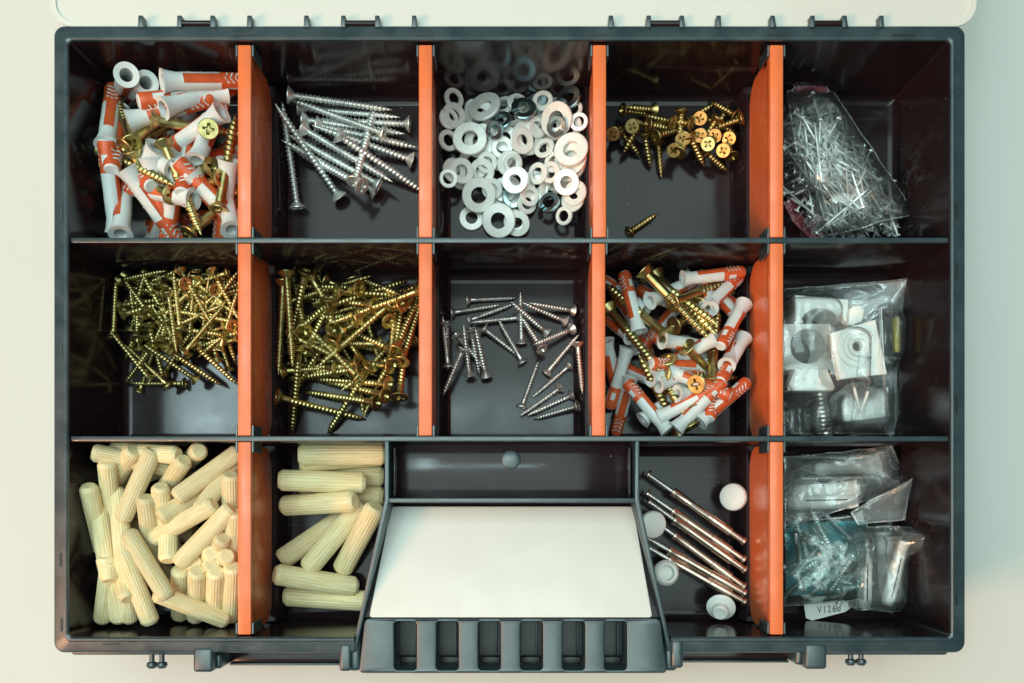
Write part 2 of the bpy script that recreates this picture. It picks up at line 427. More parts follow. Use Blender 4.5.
# sloping front panel with the white card
def slope(x, y):
    t = (wy(504) - y) / (wy(504) - wy(619))
    return RIM - 0.0205 + 0.0185 * t
sup = [(wx(388), wy(503.5)), (wx(362), wy(618.5)), (wx(662), wy(618.5)), (wx(636), wy(503.5))]
bpart('sloping_panel', prism_mesh(sup, ZF, 0, 0, 'sloping_panel', z1f=lambda x, y: slope(x, y) - 0.0025), M['black'])
def at_slope(px_, py_):
    z = RIM - 0.010
    for _ in range(6):
        p = W(px_, py_, z); z = slope(p.x, p.y)
    return (p.x, p.y)
card = round_poly([at_slope(391.5, 506.5), at_slope(369, 617.5), at_slope(652.5, 617.5), at_slope(633, 506.5)], 0.0016)
bpart('label_card', prism_mesh(card, 0.02, 0, 0.0003, 'label_card', z1f=lambda x, y: slope(x, y)), M['card'])
# flatten the card underside so that it is a sheet
me = bpy.data.objects['label_card'].data
for v in me.vertices:
    if v.co.z < 0.0205: v.co.z = slope(v.co.x, v.co.y) - 0.0012
# handle with six slots
def hz(x): return 0
outl = round_poly([(wx(358), wy(674)), (wx(668), wy(674)), (wx(661), wy(619)), (wx(364), wy(619))], 0.0022)
slots = [rrect(wx(c - 11), wy(670.5), wx(c + 11), wy(622), 0.0015) for c in (405, 447.3, 489.5, 531.7, 574, 616)]
hd = bpart('handle', curve_plate([outl] + slots, 0.016, 0.0009, 'handle'), M['rim'])
hd.location = Vector((0, 0, RIM - 0.0012))
bpart('handle_cavity', box_mesh(wx(361), wx(665), wy(681), wy(620), ZF + 0.010, RIM - 0.022, 0, 'handle_cavity'), M['cavity'])
for c in (405, 447.3, 489.5, 531.7, 574, 616):
    bpart('slot_ledge', box_mesh(wx(c - 10.5), wx(c + 10.5), wy(676), wy(664), RIM - 0.0225, RIM - 0.0180, 0.0006, 'slot_ledge'), M['cavity'])
    bpart('slot_reflection_bar', box_mesh(wx(c + 5.5), wx(c + 6.6), wy(663), wy(626), RIM - 0.0225, RIM - 0.0175, 0.0003, 'slot_reflection_bar'), M['rim'])  # added bar standing in for a reflection inside the slot
# curved shoulders either side of the handle
for x0, x1 in ((346, 359), (666, 679)):
    bpart('handle_shoulder', box_mesh(wx(x0), wx(x1), wy(673), wy(640), RIM - 0.028, RIM - 0.0035, 0.0018, 'handle_shoulder', 3), M['rim'])
# latch recesses, posts and blocks on the front
for x0, x1, y0, y1, zt, h in [(338.5, 351, 644, 672, RIM - 0.0008, 0.020), (671.5, 684, 640, 669, RIM - 0.0008, 0.020),
                              (192, 212, 648, 673, RIM - 0.0008, 0.022), (210, 217, 656, 672, RIM - 0.006, 0.02),
                              (806, 828, 644, 670, RIM - 0.0008, 0.022), (800, 808, 648, 668, RIM - 0.006, 0.02)]:
    bpart('latch_post', box_mesh(wx(x0), wx(x1), wy(y1), wy(y0), zt - h, zt, 0.0015, 'latch_post', 3), M['rim'])
for x0, x1, yb in ((216, 339, 664), (683, 802, 661)):
    bpart('latch_lip', box_mesh(wx(x0), wx(x1), wy(yb + 8), wy(yb - 9), RIM - 0.030, RIM - 0.020, 0.0008, 'latch_lip'), M['black'])
    bpart('lip_edge', box_mesh(wx(x0), wx(x1), wy(yb + 9.5), wy(yb + 7), RIM - 0.0215, RIM - 0.0185, 0.0005, 'lip_edge'), M['rim'])
for a, b in ((152, 661), (162, 661), (850.5, 658), (861, 658)):
    z = RIM - 0.006
    p = W(a, b - 9, z)
    me = lathe([(0, 0.0), (0.0011, 0.0), (0.0011, 0.0042), (0.0021, 0.0046), (0.0024, 0.0058), (0.0016, 0.0070), (0, 0.0072)], 14, 'latch_peg')
    o = bpart('latch_peg', me, M['rim']); o.rotation_euler = (R(90), 0, 0); o.location = p
for x0, x1 in ((66, 196), (826, 953)):
    bpart('front_step', box_mesh(wx(x0), wx(x1), wy(657), wy(648), RIM - 0.012, RIM - 0.0042, 0.0012, 'front_step'), M['rim'])
# hinge knuckles along the back
HG = [(140, 179, 212, 249), (306, 343, 377, 414), (611, 649, 682, 719), (773, 813, 845, 882)]
for g in HG:
    for k, a in enumerate(g):
        pts = [(-0.0011, 0), (0.0011 if k in (1, 3) else 0.0016, 0), (0.0009, 0.0052), (-0.0009, 0.0052)]
        me = prism_mesh([(x, y) for x, y in pts], -0.009, 0, 0.0003, 'hinge_knuckle')
        bpart('hinge_knuckle', me, M['rim']).location = (wx(a), wy(27.0), RIM - 0.0002)
    me = lathe([(0, 0), (0.0013, 0), (0.0013, wx(g[2]) - wx(g[1])), (0, wx(g[2]) - wx(g[1]))], 14, 'hinge_pin')
    o = bpart('hinge_pin', me, M['black']); o.rotation_euler = (0, R(90), 0); o.location = (wx(g[1]), wy(21.5), RIM - 0.0018)
    for a, b in ((g[0], g[1]), (g[2], g[3])):
        bpart('hinge_leaf', box_mesh(wx(a) + 0.0016, wx(b) - 0.0014, wy(26.3), wy(21.5), RIM - 0.0075, RIM - 0.0055, 0.0006, 'hinge_leaf'), M['lid'])
# the lid: a shallow clear tray hinged open, sloping back to the table
def build_lid():
    y0, y1 = wy(21.5), wy(21.5) + 0.262
    x0, x1 = wx(46), wx(981)
    th, dep = 0.0012, 0.0020
    outer = rrect(x0, 0, x1, y1 - y0, 0.010, 8); inner = rrect(x0 + 0.0022, 0.0022, x1 - 0.0022, y1 - y0 - 0.0022, 0.008, 8)
    n = len(outer); v = []; f = []
    rings = [(outer, dep), (outer, 0.0), (inner, th), (inner, dep)]
    for L, z in rings: v += [(a, b, z) for a, b in L]
    for i in ((0, 1), (2, 3), (3, 0)):
        for k in range(n):
            k2 = (k + 1) % n
            f.append((i[0] * n + k, i[0] * n + k2, i[1] * n + k2, i[1] * n + k))
    f.append(tuple(range(2 * n - 1, n - 1, -1))); f.append(tuple(range(2 * n, 3 * n)))
    me = smooth_by_angle(mesh_from('lid', v, f), 35)
    o = bpart('lid', me, M['lid'])
    ang = R(2.0)
    o.location = (0, y0, RIM - 0.0062); o.rotation_euler = (ang, 0, 0)
build_lid()
for a in ('shelf_button',): pass

# ------------------------------------------------------------------ orange dividers (they lift out)
ROWN = ('back row', 'middle row', 'front row')
DLAB = {(243, 0): 'orange divider between the red plug heap and the long silver screws',
        (425, 0): 'orange divider between the long silver screws and the washers',
        (600, 0): 'orange divider between the washers and the short brass screws',
        (778, 0): 'orange divider between the short brass screws and the nail bag',
        (243, 1): 'orange divider between the two heaps of yellow screws',
        (425, 1): 'orange divider between the long yellow screws and the scattered nickel screws',
        (599, 1): 'orange divider between the scattered nickel screws and the red plug mix',
        (778, 1): 'orange divider between the red plug mix and the bag of white fittings',
        (243, 2): 'orange divider between the dowel heap and the few larger dowels',
        (778, 2): 'orange divider between the metal anchors and the bags of screws'}
for px_, row in DIV:
    x = wx(px_); ya, yb = wy(ROWS[row][1]) + 0.0013, wy(ROWS[row][0]) - 0.0013
    if row == 0: yb = wy(42.5)
    if row == 2: ya = wy(635.5)
    d = empty('drawer_divider', (x, (ya + yb) / 2, RIDGE_H)); d.name = 'compartment_divider'
    tag(d, DLAB[(px_, row)], 'divider', 'orange compartment dividers')
    h = (yb - ya) / 2
    bar = obj('top_bar', box_mesh(-0.0029, 0.0029, -h, h, RIM - 0.0075 - RIDGE_H, RIM - 0.0019 - RIDGE_H, 0.0006, 'top_bar'), M['orange'], d)
    # plate with rounded lower corners and two stiffening ribs
    hp = h - 0.0007; zt = RIM - 0.0072 - RIDGE_H; r = 0.011
    pl = [(-hp, zt), (-hp, r + 0.0002)]
    pl += [(-hp + r - r * math.cos(R(90 * k / 6)), 0.0002 + r - r * math.sin(R(90 * k / 6))) for k in range(1, 7)]
    pl += [(-a, b) for a, b in pl[::-1]]
    me = prism_mesh([(a, b) for a, b in pl], -0.00125, 0.00125, 0.0004, 'plate')
    me.transform(Matrix(((0, 0, 1, 0), (1, 0, 0, 0), (0, 1, 0, 0), (0, 0, 0, 1))))
    obj('plate', me, M['orange'], d)
# ------------------------------------------------------------------ height field used to rest things on one another
RES = 0.0005
GX0, GY0 = IX0 - 0.004, IY0 - 0.004
GNX, GNY = int((IX1 - IX0 + 0.008) / RES), int((IY1 - IY0 + 0.008) / RES)
HF = np.full((GNY, GNX), ZF)
gx = GX0 + (np.arange(GNX) + 0.5) * RES
gy = GY0 + (np.arange(GNY) + 0.5) * RES
for px_, row in DIV:
    x = wx(px_); ya, yb = wy(ROWS[row][1]), wy(ROWS[row][0])
    iy = (gy > ya) & (gy < yb)
    dx = np.abs(gx - x)
    hh = np.where(dx < 0.0035, RIDGE_H, np.where(dx < RIDGE_W, RIDGE_H - (dx - 0.0035) / (RIDGE_W - 0.0035) * (RIDGE_H - ZF), ZF))
    HF[iy] = np.maximum(HF[iy], hh[None, :])
def comp_rect(col, row):
    xs = [68, 243, 425, 600, 778, 951]
    x0 = IX0 if col == 0 else wx(xs[col]) + 0.0016
    x1 = IX1 if col == 4 else wx(xs[col + 1]) - 0.0016
    y0 = wy(ROWS[row][1]) + (0.0014 if row < 2 else 0.0003)
    y1 = wy(ROWS[row][0]) - (0.0014 if row > 0 else 0.0003)
    if row == 2 and col == 1: x1 = wx(384)
    if row == 2 and col == 3: x0 = wx(642)
    return x0, x1, y0, y1
def hsample(x, y):
    ix = np.clip(((x - GX0) / RES).astype(int), 0, GNX - 1)
    iy = np.clip(((y - GY0) / RES).astype(int), 0, GNY - 1)
    return HF[iy, ix]
def deposit(a, b, r0, r1=None):
    r1 = r0 if r1 is None else r1
    rm = max(r0, r1)
    x0, x1 = min(a.x, b.x) - rm, max(a.x, b.x) + rm
    y0, y1 = min(a.y, b.y) - rm, max(a.y, b.y) + rm
    i0, i1 = max(0, int((x0 - GX0) / RES)), min(GNX, int((x1 - GX0) / RES) + 2)
    j0, j1 = max(0, int((y0 - GY0) / RES)), min(GNY, int((y1 - GY0) / RES) + 2)
    if i1 <= i0 or j1 <= j0: return
    X, Y = np.meshgrid(gx[i0:i1], gy[j0:j1])
    dx, dy = b.x - a.x, b.y - a.y
    L2 = dx * dx + dy * dy + 1e-12
    t = np.clip(((X - a.x) * dx + (Y - a.y) * dy) / L2, 0, 1)
    d2 = (X - a.x - t * dx) ** 2 + (Y - a.y - t * dy) ** 2
    rr = r0 + (r1 - r0) * t
    zz = a.z + (b.z - a.z) * t
    h = np.where(d2 < rr * rr, zz + np.sqrt(np.maximum(rr * rr - d2, 0)), -1)
    HF[j0:j1, i0:i1] = np.maximum(HF[j0:j1, i0:i1], h)

OFFS = np.array([-1.0, -0.7, 0.0, 0.7, 1.0])
ZCAP = [RIM - 0.004]
PRESS = [100]
def rest(kind, p, comp, tilt=None, sink=False, maxslope=0.55, pct=None):
    """kind: dict L, prof(list of (t,r)); p: (x0,y0,x1,y1) pixels of head and tip.
       returns head point, tip point (world axis)"""
    L = kind['L']; prof = kind['prof']
    ts = np.linspace(0, 1, max(8, int(L / 0.0015)))
    rs = np.interp(ts, [q[0] for q in prof], [q[1] for q in prof])
    za = zb = ZF + 0.010
    cx0, cx1, cy0, cy1 = comp
    auto = tilt
    for it in range(4):
        A, B = W(p[0], p[1], za), W(p[2], p[3], zb)
        d = Vector((B.x - A.x, B.y - A.y)); app = d.length
        if app < 1e-5: d = Vector((1, 0))
        d.normalize()
        ratio = min(1.0, app / L)
        fixed = None
        if tilt is not None: fixed = math.tan(R(tilt))
        elif ratio < 0.72: fixed = math.tan(min(math.acos(ratio) * 0.6, R(28)))
        if sink:
            th = math.atan(fixed if fixed is not None else 0.5)
            Lh = L * math.cos(th)
            A.x = min(max(A.x, cx0 + rs[0]), cx1 - rs[0]); A.y = min(max(A.y, cy0 + rs[0]), cy1 - rs[0])
            hx = np.array([A.x + rs[0] * 0.6 * math.cos(q) for q in np.linspace(0, 6.28, 10)] + [A.x])
            hy = np.array([A.y + rs[0] * 0.6 * math.sin(q) for q in np.linspace(0, 6.28, 10)] + [A.y])
            z = float(np.median(hsample(hx, hy))) + rs[0] * 0.35
            z = min(max(z, ZF + L * math.sin(th) * 0.5 + 0.001), ZCAP[0])
            if sink is not True: z = sink
            head = Vector((A.x, A.y, z)); tip = Vector((A.x + d.x * Lh, A.y + d.y * Lh, z - L * math.sin(th)))
            rm = rs[len(rs) // 2]
            sh = Vector((min(max(tip.x, cx0 + rm), cx1 - rm) - tip.x, min(max(tip.y, cy0 + rm), cy1 - rm) - tip.y, 0))
            head += sh; tip += sh
            if tip.z < ZF + rs[-1]: tip.z = ZF + rs[-1]
            za, zb = head.z, tip.z
            continue
        slopes = [fixed] if fixed is not None else list(np.linspace(-maxslope, maxslope, 23))
        best = None
        mid = Vector(((A.x + B.x) / 2, (A.y + B.y) / 2))
        # with a fixed steep tilt keep the visible head where it is
        for m in slopes:
            th = math.atan(m); Lh = L * math.cos(th)
            c = mid.copy() if fixed is None else Vector((A.x, A.y)) + d * Lh / 2
            ex, ey = abs(d.x) * Lh / 2, abs(d.y) * Lh / 2
            rm = max(rs[0], rs[-1]) * 0.9
            if cx0 + ex + rm < cx1 - ex - rm: c.x = min(max(c.x, cx0 + ex + rm), cx1 - ex - rm)
            else: c.x = (cx0 + cx1) / 2
            if cy0 + ey + rm < cy1 - ey - rm: c.y = min(max(c.y, cy0 + ey + rm), cy1 - ey - rm)
            else: c.y = (cy0 + cy1) / 2
            u = (ts - 0.5) * Lh
            X = c.x + d.x * u[:, None] - d.y * OFFS[None, :] * rs[:, None]
            Y = c.y + d.y * u[:, None] + d.x * OFFS[None, :] * rs[:, None]
            need = hsample(X, Y) + rs[:, None] * np.sqrt(1 - OFFS[None, :] ** 2) * 0.97 / math.cos(th) ** 0.5
            nd = (need + m * u[:, None]).max(axis=1)          # head (u<0) is up when m>0
            zc = float(np.max(nd)) if PRESS[0] >= 100 else float(np.percentile(nd, PRESS[0]))
            low = ZF + max(rs[0] if m < 0 else rs[-1], rs[len(rs) // 2]) + L / 2 * abs(math.sin(th))
            zc = max(zc, ZF + rs[len(rs) // 2] + L / 2 * abs(math.sin(th)) * 0.97)
            if best is None or zc < best[0]: best = (zc, m, c, Lh)
        zc, m, c, Lh = best
        th = math.atan(m)
        head = Vector((c.x - d.x * Lh / 2, c.y - d.y * Lh / 2, zc + L / 2 * math.sin(th)))
        tip = Vector((c.x + d.x * Lh / 2, c.y + d.y * Lh / 2, zc - L / 2 * math.sin(th)))
        over = max(head.z + rs[0], tip.z + rs[-1]) - ZCAP[0]
        if over > 0: head.z -= over; tip.z = max(tip.z - over, ZF + rs[-1])
        za, zb = head.z, tip.z
    # lay it into the height field
    n = len(prof)
    for (t0, r0), (t1, r1) in zip(prof, prof[1:]):
        if t1 - t0 < 1e-6: continue
        deposit(head.lerp(tip, t0), head.lerp(tip, t1), r0 * 0.96, r1 * 0.96)
    return head, tip
def place(o, head, tip, roll=None):
    """things run along local -Z from the head at the origin"""
    d = (tip - head).normalized()
    q = (-d).to_track_quat('Z', 'Y')
    q = q @ Quaternion((0, 0, 1), random.uniform(0, 2 * PI) if roll is None else roll)
    o.rotation_mode = 'QUATERNION'; o.rotation_quaternion = q; o.location = head

# ------------------------------------------------------------------ prototypes
def drive_head(Rh, hh, rs, name='head', recess=True, flat=True):
    """countersunk head with a cross recess; top at z=0, cone down to z=-hh radius rs"""
    bm = bmesh.new(); n = 24
    edge = 0.10 * Rh
    def ring(r, z): return [bm.verts.new((r * math.cos(2 * PI * k / n), r * math.sin(2 * PI * k / n), z)) for k in range(n)]
    rt = ring(Rh * 0.94, 0); r1 = ring(Rh, -edge * 0.5); r2 = ring(Rh, -edge * 1.3); r3 = ring(rs * 1.25 + (Rh - rs) * 0.15, -hh * 0.75); r4 = ring(rs, -hh)
    for a, b in ((rt, r1), (r1, r2), (r2, r3), (r3, r4)):
        for k in range(n):
            bm.faces.new((a[k], b[k], b[(k + 1) % n], a[(k + 1) % n]))
    bm.faces.new(r4[::-1])
    if recess:
        w, l = 0.14 * Rh, 0.58 * Rh
        pat = [(w, l), (w, w * 1.5), (w * 1.5, w), (l, w)]
        pts = []
        for q in range(4):
            c, s = math.cos(-q * PI / 2), math.sin(-q * PI / 2)
            pts += [(x * c - y * s, x * s + y * c) for x, y in pat]
        cv = [bm.verts.new((x, y, 0)) for x, y in pts]
        ce = [bm.edges.new((cv[i], cv[(i + 1) % len(cv)])) for i in range(len(cv))]
        te = [bm.edges.get((rt[k], rt[(k + 1) % n])) for k in range(n)]
        bmesh.ops.triangle_fill(bm, use_beauty=True, use_dissolve=False, edges=ce + te)
        dv = [bm.verts.new((x * 0.55, y * 0.55, -hh * 0.55)) for x, y in pts]
        m = len(cv)
        for i in range(m): bm.faces.new((cv[i], cv[(i + 1) % m], dv[(i + 1) % m], dv[i]))
        bm.faces.new(dv)
        # the fill also closes the cross: remove the faces inside it
        for f in [f for f in bm.faces if all(v in cv for v in f.verts)]:
            c = f.calc_center_median()
            if abs(c.x) < l * 1.01 and abs(c.y) < l * 1.01 and (abs(c.x) < w * 1.3 or abs(c.y) < w * 1.3): bm.faces.remove(f)
    else:
        bm.faces.new(rt)
    bmesh.ops.recalc_face_normals(bm, faces=bm.faces[:])
    me = bpy.data.meshes.new(name); bm.to_mesh(me); bm.free()
    return smooth_by_angle(me, 30)
def thread_mesh(L, z0, rcore, rthr, pitch, smooth_len, tip_len, name='shank', seg=12, per=5):
    """threaded shank from z=-z0 to z=-L"""
    v, f = [], []
    nr = int((L - z0) / pitch * per)
    for i in range(nr + 1):
        z = z0 + (L - z0) * i / nr
        taper = 1.0
        if z > L - tip_len: taper = max(0.03, (L - z) / tip_len) ** 0.75
        for k in range(seg):
            a = 2 * PI * k / seg
            ph = (z / pitch - k / seg) % 1.0
            tri = max(0.0, 1 - abs(ph - 0.5) / 0.26)
            r = rcore * taper + (rthr - rcore) * tri * max(taper, 0.25 if taper > 0.1 else taper)
            if z < z0 + smooth_len: r = (rcore + rthr) * 0.5
            v.append((r * math.cos(a), r * math.sin(a), -z))
    for i in range(nr):
        for k in range(seg):
            k2 = (k + 1) % seg
            f.append((i * seg + k, (i + 1) * seg + k, (i + 1) * seg + k2, i * seg + k2))
    f.append(tuple(range(nr * seg, nr * seg + seg))[::-1])
    me = mesh_from(name, v, f, True)
    return me
def screw_kind(name, L, Rh, hh, rcore, rthr, pitch, smooth_len, mat, tip_len=0.006):
    root = empty(name)
    obj('threaded_shank', thread_mesh(L, hh * 0.8, rcore, rthr, pitch, smooth_len, tip_len, name), mat, root)
    obj('head', drive_head(Rh, hh, rcore * 1.1), mat, root)
    return {'name': name, 'root': root, 'L': L, 'used': False,
            'prof': [(0, Rh), (0.25 * hh / L, Rh * 0.97), (hh / L, rthr), (1 - tip_len / L, rthr), (1, rthr * 0.35)]}
def spawn(kind):
    if not kind['used']:
        kind['used'] = True; return kind['root']
    return copy_thing(kind['root'])

K_SILVER = screw_kind('silver_screw', 0.050, 0.0042, 0.0034, 0.00125, 0.00200, 0.0020, 0.0, M['zinc'], 0.007)
K_NICKEL = screw_kind('nickel_screw', 0.0245, 0.0030, 0.0024, 0.00095, 0.00150, 0.0015, 0.003, M['nickel'], 0.004)
K_SHORT = screw_kind('brass_screw', 0.0175, 0.0034, 0.0025, 0.00130, 0.00190, 0.0017, 0.001, M['brass_dark'], 0.005)
K_YEL = screw_kind('yellow_screw', 0.0285, 0.0031, 0.0024, 0.00100, 0.00155, 0.0016, 0.002, M['brass'], 0.005)
K_LONG = screw_kind('long_yellow_screw', 0.045, 0.0041, 0.0033, 0.00130, 0.00195, 0.0019, 0.004, M['brass'], 0.006)
K_FAT = screw_kind('chunky_yellow_screw', 0.045, 0.0045, 0.0036, 0.00170, 0.00255, 0.0024, 0.014, M['brass'], 0.007)
K_BAG = screw_kind('bagged_screw', 0.024, 0.0028, 0.0022, 0.00105, 0.00155, 0.0016, 0.003, M['nail'], 0.004)

def plug_kind(name, L, r, rc, hole):
    """expansion plug: collar at the origin, runs to -Z; pale sleeve + red-orange core"""
    n = 32; stations = [0, 0.05, 0.09, 0.16, 0.22, 0.34, 0.46, 0.58, 0.64, 0.72, 0.76, 0.84, 0.90, 0.95, 0.985, 1.0]
    def rad(t):
        if t < 0.16: return rc + (r - rc) * (t / 0.16) ** 0.6
        if t > 0.95: return r * (1 - 0.30 * ((t - 0.95) / 0.05) ** 2)
        return r * (1.0 if int(t * 40) % 3 else 0.975)
    def is_orange(t, a):
        s = abs(math.sin(a))
        if t > 0.985: return False
        if t > 0.63:
            if 0.72 < t < 0.84 and abs(math.cos(a)) > 0.955: return False       # pale window
            return True
        if t > 0.20: return s > 0.86
        return False
    grey, oran = ([], []), ([], [])
    def quad(store, pts):
        b = len(store[0]); store[0].extend(pts); store[1].append(tuple(range(b, b + len(pts))))
    def pt(t, a, k=1.0): rr = rad(t) * k; return (rr * math.cos(a), rr * math.sin(a), -t * L)
    for i in range(len(stations) - 1):
        t0, t1 = stations[i], stations[i + 1]
        for k in range(n):
            a0, a1 = 2 * PI * k / n, 2 * PI * (k + 1) / n
            o_ = is_orange((t0 + t1) / 2, (a0 + a1) / 2)
            kk = 0.965 if (not o_ and t0 > 0.62 and t0 < 0.95) else (0.975 if o_ and t1 < 0.645 else 1.0)
            quad(oran if o_ else grey, [pt(t0, a0, kk), pt(t1, a0, kk), pt(t1, a1, kk), pt(t0, a1, kk)])
    # mouth ring, bore and far end
    for k in range(n):
        a0, a1 = 2 * PI * k / n, 2 * PI * (k + 1) / n
        c0, s0, c1, s1 = math.cos(a0), math.sin(a0), math.cos(a1), math.sin(a1)
        quad(grey, [(rc * c0, rc * s0, 0), (rc * c1, rc * s1, 0), (hole * c1, hole * s1, -0.0004), (hole * c0, hole * s0, -0.0004)])
        quad(grey, [(hole * c0, hole * s0, -0.0004), (hole * c1, hole * s1, -0.0004), (hole * .7 * c1, hole * .7 * s1, -L * 0.55), (hole * .7 * c0, hole * .7 * s0, -L * 0.55)])
        re = rad(1.0)
        quad(grey, [(re * c1, re * s1, -L), (re * c0, re * s0, -L), (0, 0, -L * 1.002)])
    # chevron ridges on the tip, two sides, and lock fins on the body
    def ridge(store, path, w, h):
        for (t0, a0), (t1, a1) in zip(path, path[1:]):
            q = []
            for (t, a) in ((t0, a0), (t1, a1)):
                for dt in (-w, w): q.append((t + dt, a))
            A = [pt(t, a, 1.0) for t, a in (q[0], q[1], q[3], q[2])]
            B = [pt(t, a, 1.0 + h) for t, a in (q[0], q[1], q[3], q[2])]
            quad(store, B)
            for i in range(4): quad(store, [A[i], A[(i + 1) % 4], B[(i + 1) % 4], B[i]])
    chev = ([], [])
    for side in (PI / 2, -PI / 2):
        for tt in (0.69, 0.75, 0.81, 0.87):
            ridge(chev, [(tt + 0.035, side - 0.62), (tt, side), (tt + 0.035, side + 0.62)], 0.010, 0.05)
    for side in (0, PI):
        for tt in (0.30, 0.44):
            ridge(grey, [(tt, side - 0.5), (tt + 0.004, side + 0.5)], 0.006, 0.05)
    def mk(store, nm):
        me = mesh_from(nm, store[0], store[1])
        bm = bmesh.new(); bm.from_mesh(me); bmesh.ops.remove_doubles(bm, verts=bm.verts[:], dist=1e-6); bm.to_mesh(me); bm.free()
        return smooth_by_angle(me, 40)
    root = empty(name)
    obj('sleeve', mk(grey, name), M['plug_grey'], root)
    obj('core', mk(oran, 'core'), M['plug_orange'], root)
    obj('chevron_ridges', mk(chev, 'chevron_ridges'), M['plug_grey'], root)
    return {'name': name, 'root': root, 'L': L, 'used': False, 'prof': [(0, rc), (0.10, r * 1.05), (0.16, r), (0.95, r), (1, r * 0.8)]}
K_PLUG = plug_kind('wall_plug', 0.0395, 0.0039, 0.0054, 0.0029)
K_PLUGS = plug_kind('small_wall_plug', 0.0305, 0.0031, 0.0042, 0.0021)

def dowel_kind(name, L, r):
    n = 44; v, f = [], []
    st = [(0, 0.35), (0.0, 0.70), (0.012, 0.80), (0.035, 0.94), (0.05, 1.0), (0.35, 1.0), (0.65, 1.0), (0.95, 1.0), (0.965, 0.94), (0.988, 0.80), (1.0, 0.70), (1.0, 0.35)]
    for t, k in st:
        for i in range(n):
            a = 2 * PI * i / n
            fl = 1.0 - (0.042 if (i % 2) else 0.0) * (1.0 if k >= 0.9 else 0.3)
            v.append((r * k * fl * math.cos(a), r * k * fl * math.sin(a), -t * L))
    for i in range(len(st) - 1):
        for k in range(n):
            k2 = (k + 1) % n
            f.append((i * n + k, (i + 1) * n + k, (i + 1) * n + k2, i * n + k2))
    f.append(tuple(range(n))); f.append(tuple(range((len(st) - 1) * n, len(st) * n))[::-1])
    me = smooth_by_angle(mesh_from(name, v, f), 14)
    bm = bmesh.new(); bm.from_mesh(me); bmesh.ops.recalc_face_normals(bm, faces=bm.faces[:]); bm.to_mesh(me); bm.free()
    root = obj(name, me, M['wood'])
    return {'name': name, 'root': root, 'L': L, 'used': False, 'prof': [(0, r * 0.8), (0.05, r), (0.95, r), (1, r * 0.8)]}
K_DOWEL = dowel_kind('wooden_dowel', 0.0350, 0.0041)
K_DOWEL_BIG = dowel_kind('large_wooden_dowel', 0.0405, 0.0050)

# ------------------------------------------------------------------ filling compartments
DIRS = ['right', 'lower right', 'bottom', 'lower left', 'left', 'upper left', 'top', 'upper right']
def where(px_, py_, reg):
    x0, y0, x1, y1 = reg
    u, v = (px_ - x0) / (x1 - x0), (py_ - y0) / (y1 - y0)
    a = 'upper' if v < 0.33 else ('lower' if v > 0.67 else 'middle')
    b = 'left' if u < 0.33 else ('right' if u > 0.67 else 'centre')
    if a == 'middle': return 'centre' if b == 'centre' else b + ' side'
    return a + (' middle' if b == 'centre' else ' ' + b)
def zpx(items, ox, oy, s):
    return [tuple([it[0] / s + ox, it[1] / s + oy, it[2] / s + ox, it[3] / s + oy]) + tuple(it[4:]) for it in items]
def lay(kind, it, comp, label, cat, group, name=None, roll=None):
    """it: (x0,y0,x1,y1[,mode]) ; mode 's' = sunk into the heap, number = tilt with the head up"""
    mode = it[4] if len(it) > 4 else None
    if mode == 'z': h, t = rest(kind, it[:4], comp, tilt=it[6], sink=it[5])
    elif mode == 's': h, t = rest(kind, it, comp, tilt=48, sink=True)
    elif mode == 'f': h, t = rest(kind, it, comp, tilt=0)
    elif mode is None: h, t = rest(kind, it, comp)
    else: h, t = rest(kind, it, comp, tilt=mode)
    o = spawn(kind)
    if name: o.name = name
    place(o, h, t, roll)
    tag(o, label, cat, group)
    return o
def heap_label(desc, it, reg, heap):
    ang = math.atan2(it[3] - it[1], it[2] - it[0]) % (2 * PI)
    w = where((it[0] + it[2]) / 2, (it[1] + it[3]) / 2, reg)
    mode = it[4] if len(it) > 4 else None
    if mode in ('s', 'z'): return f'{desc} end-on at {w} of {heap}'
    return f'{desc} at {w} of {heap}, pointing {DIRS[int(round(ang / (PI / 4))) % 8]}'
def in_poly(x, y, poly):
    c = False; j = len(poly) - 1
    for i in range(len(poly)):
        if (poly[i][1] > y) != (poly[j][1] > y) and x < (poly[j][0] - poly[i][0]) * (y - poly[i][1]) / (poly[j][1] - poly[i][1]) + poly[i][0]: c = not c
        j = i
    return c
def fill(kind, count, poly, comp, label, cat, group, lenpx=None):
    xs = [p[0] for p in poly]; ys = [p[1] for p in poly]
    k = 0
    while k < count:
        x, y = random.uniform(min(xs), max(xs)), random.uniform(min(ys), max(ys))
        if not in_poly(x, y, poly): continue
        a = random.uniform(0, 2 * PI); l = (kind['L'] / (S * 1.12)) / 2
        it = (x - l * math.cos(a), y - l * math.sin(a), x + l * math.cos(a), y + l * math.sin(a), None)
        lay(kind, it, comp, 'half-buried ' + heap_label(label[0], it, (min(xs), min(ys), max(xs), max(ys)), label[1]).replace(' at ', ', ', 1), cat, group); k += 1

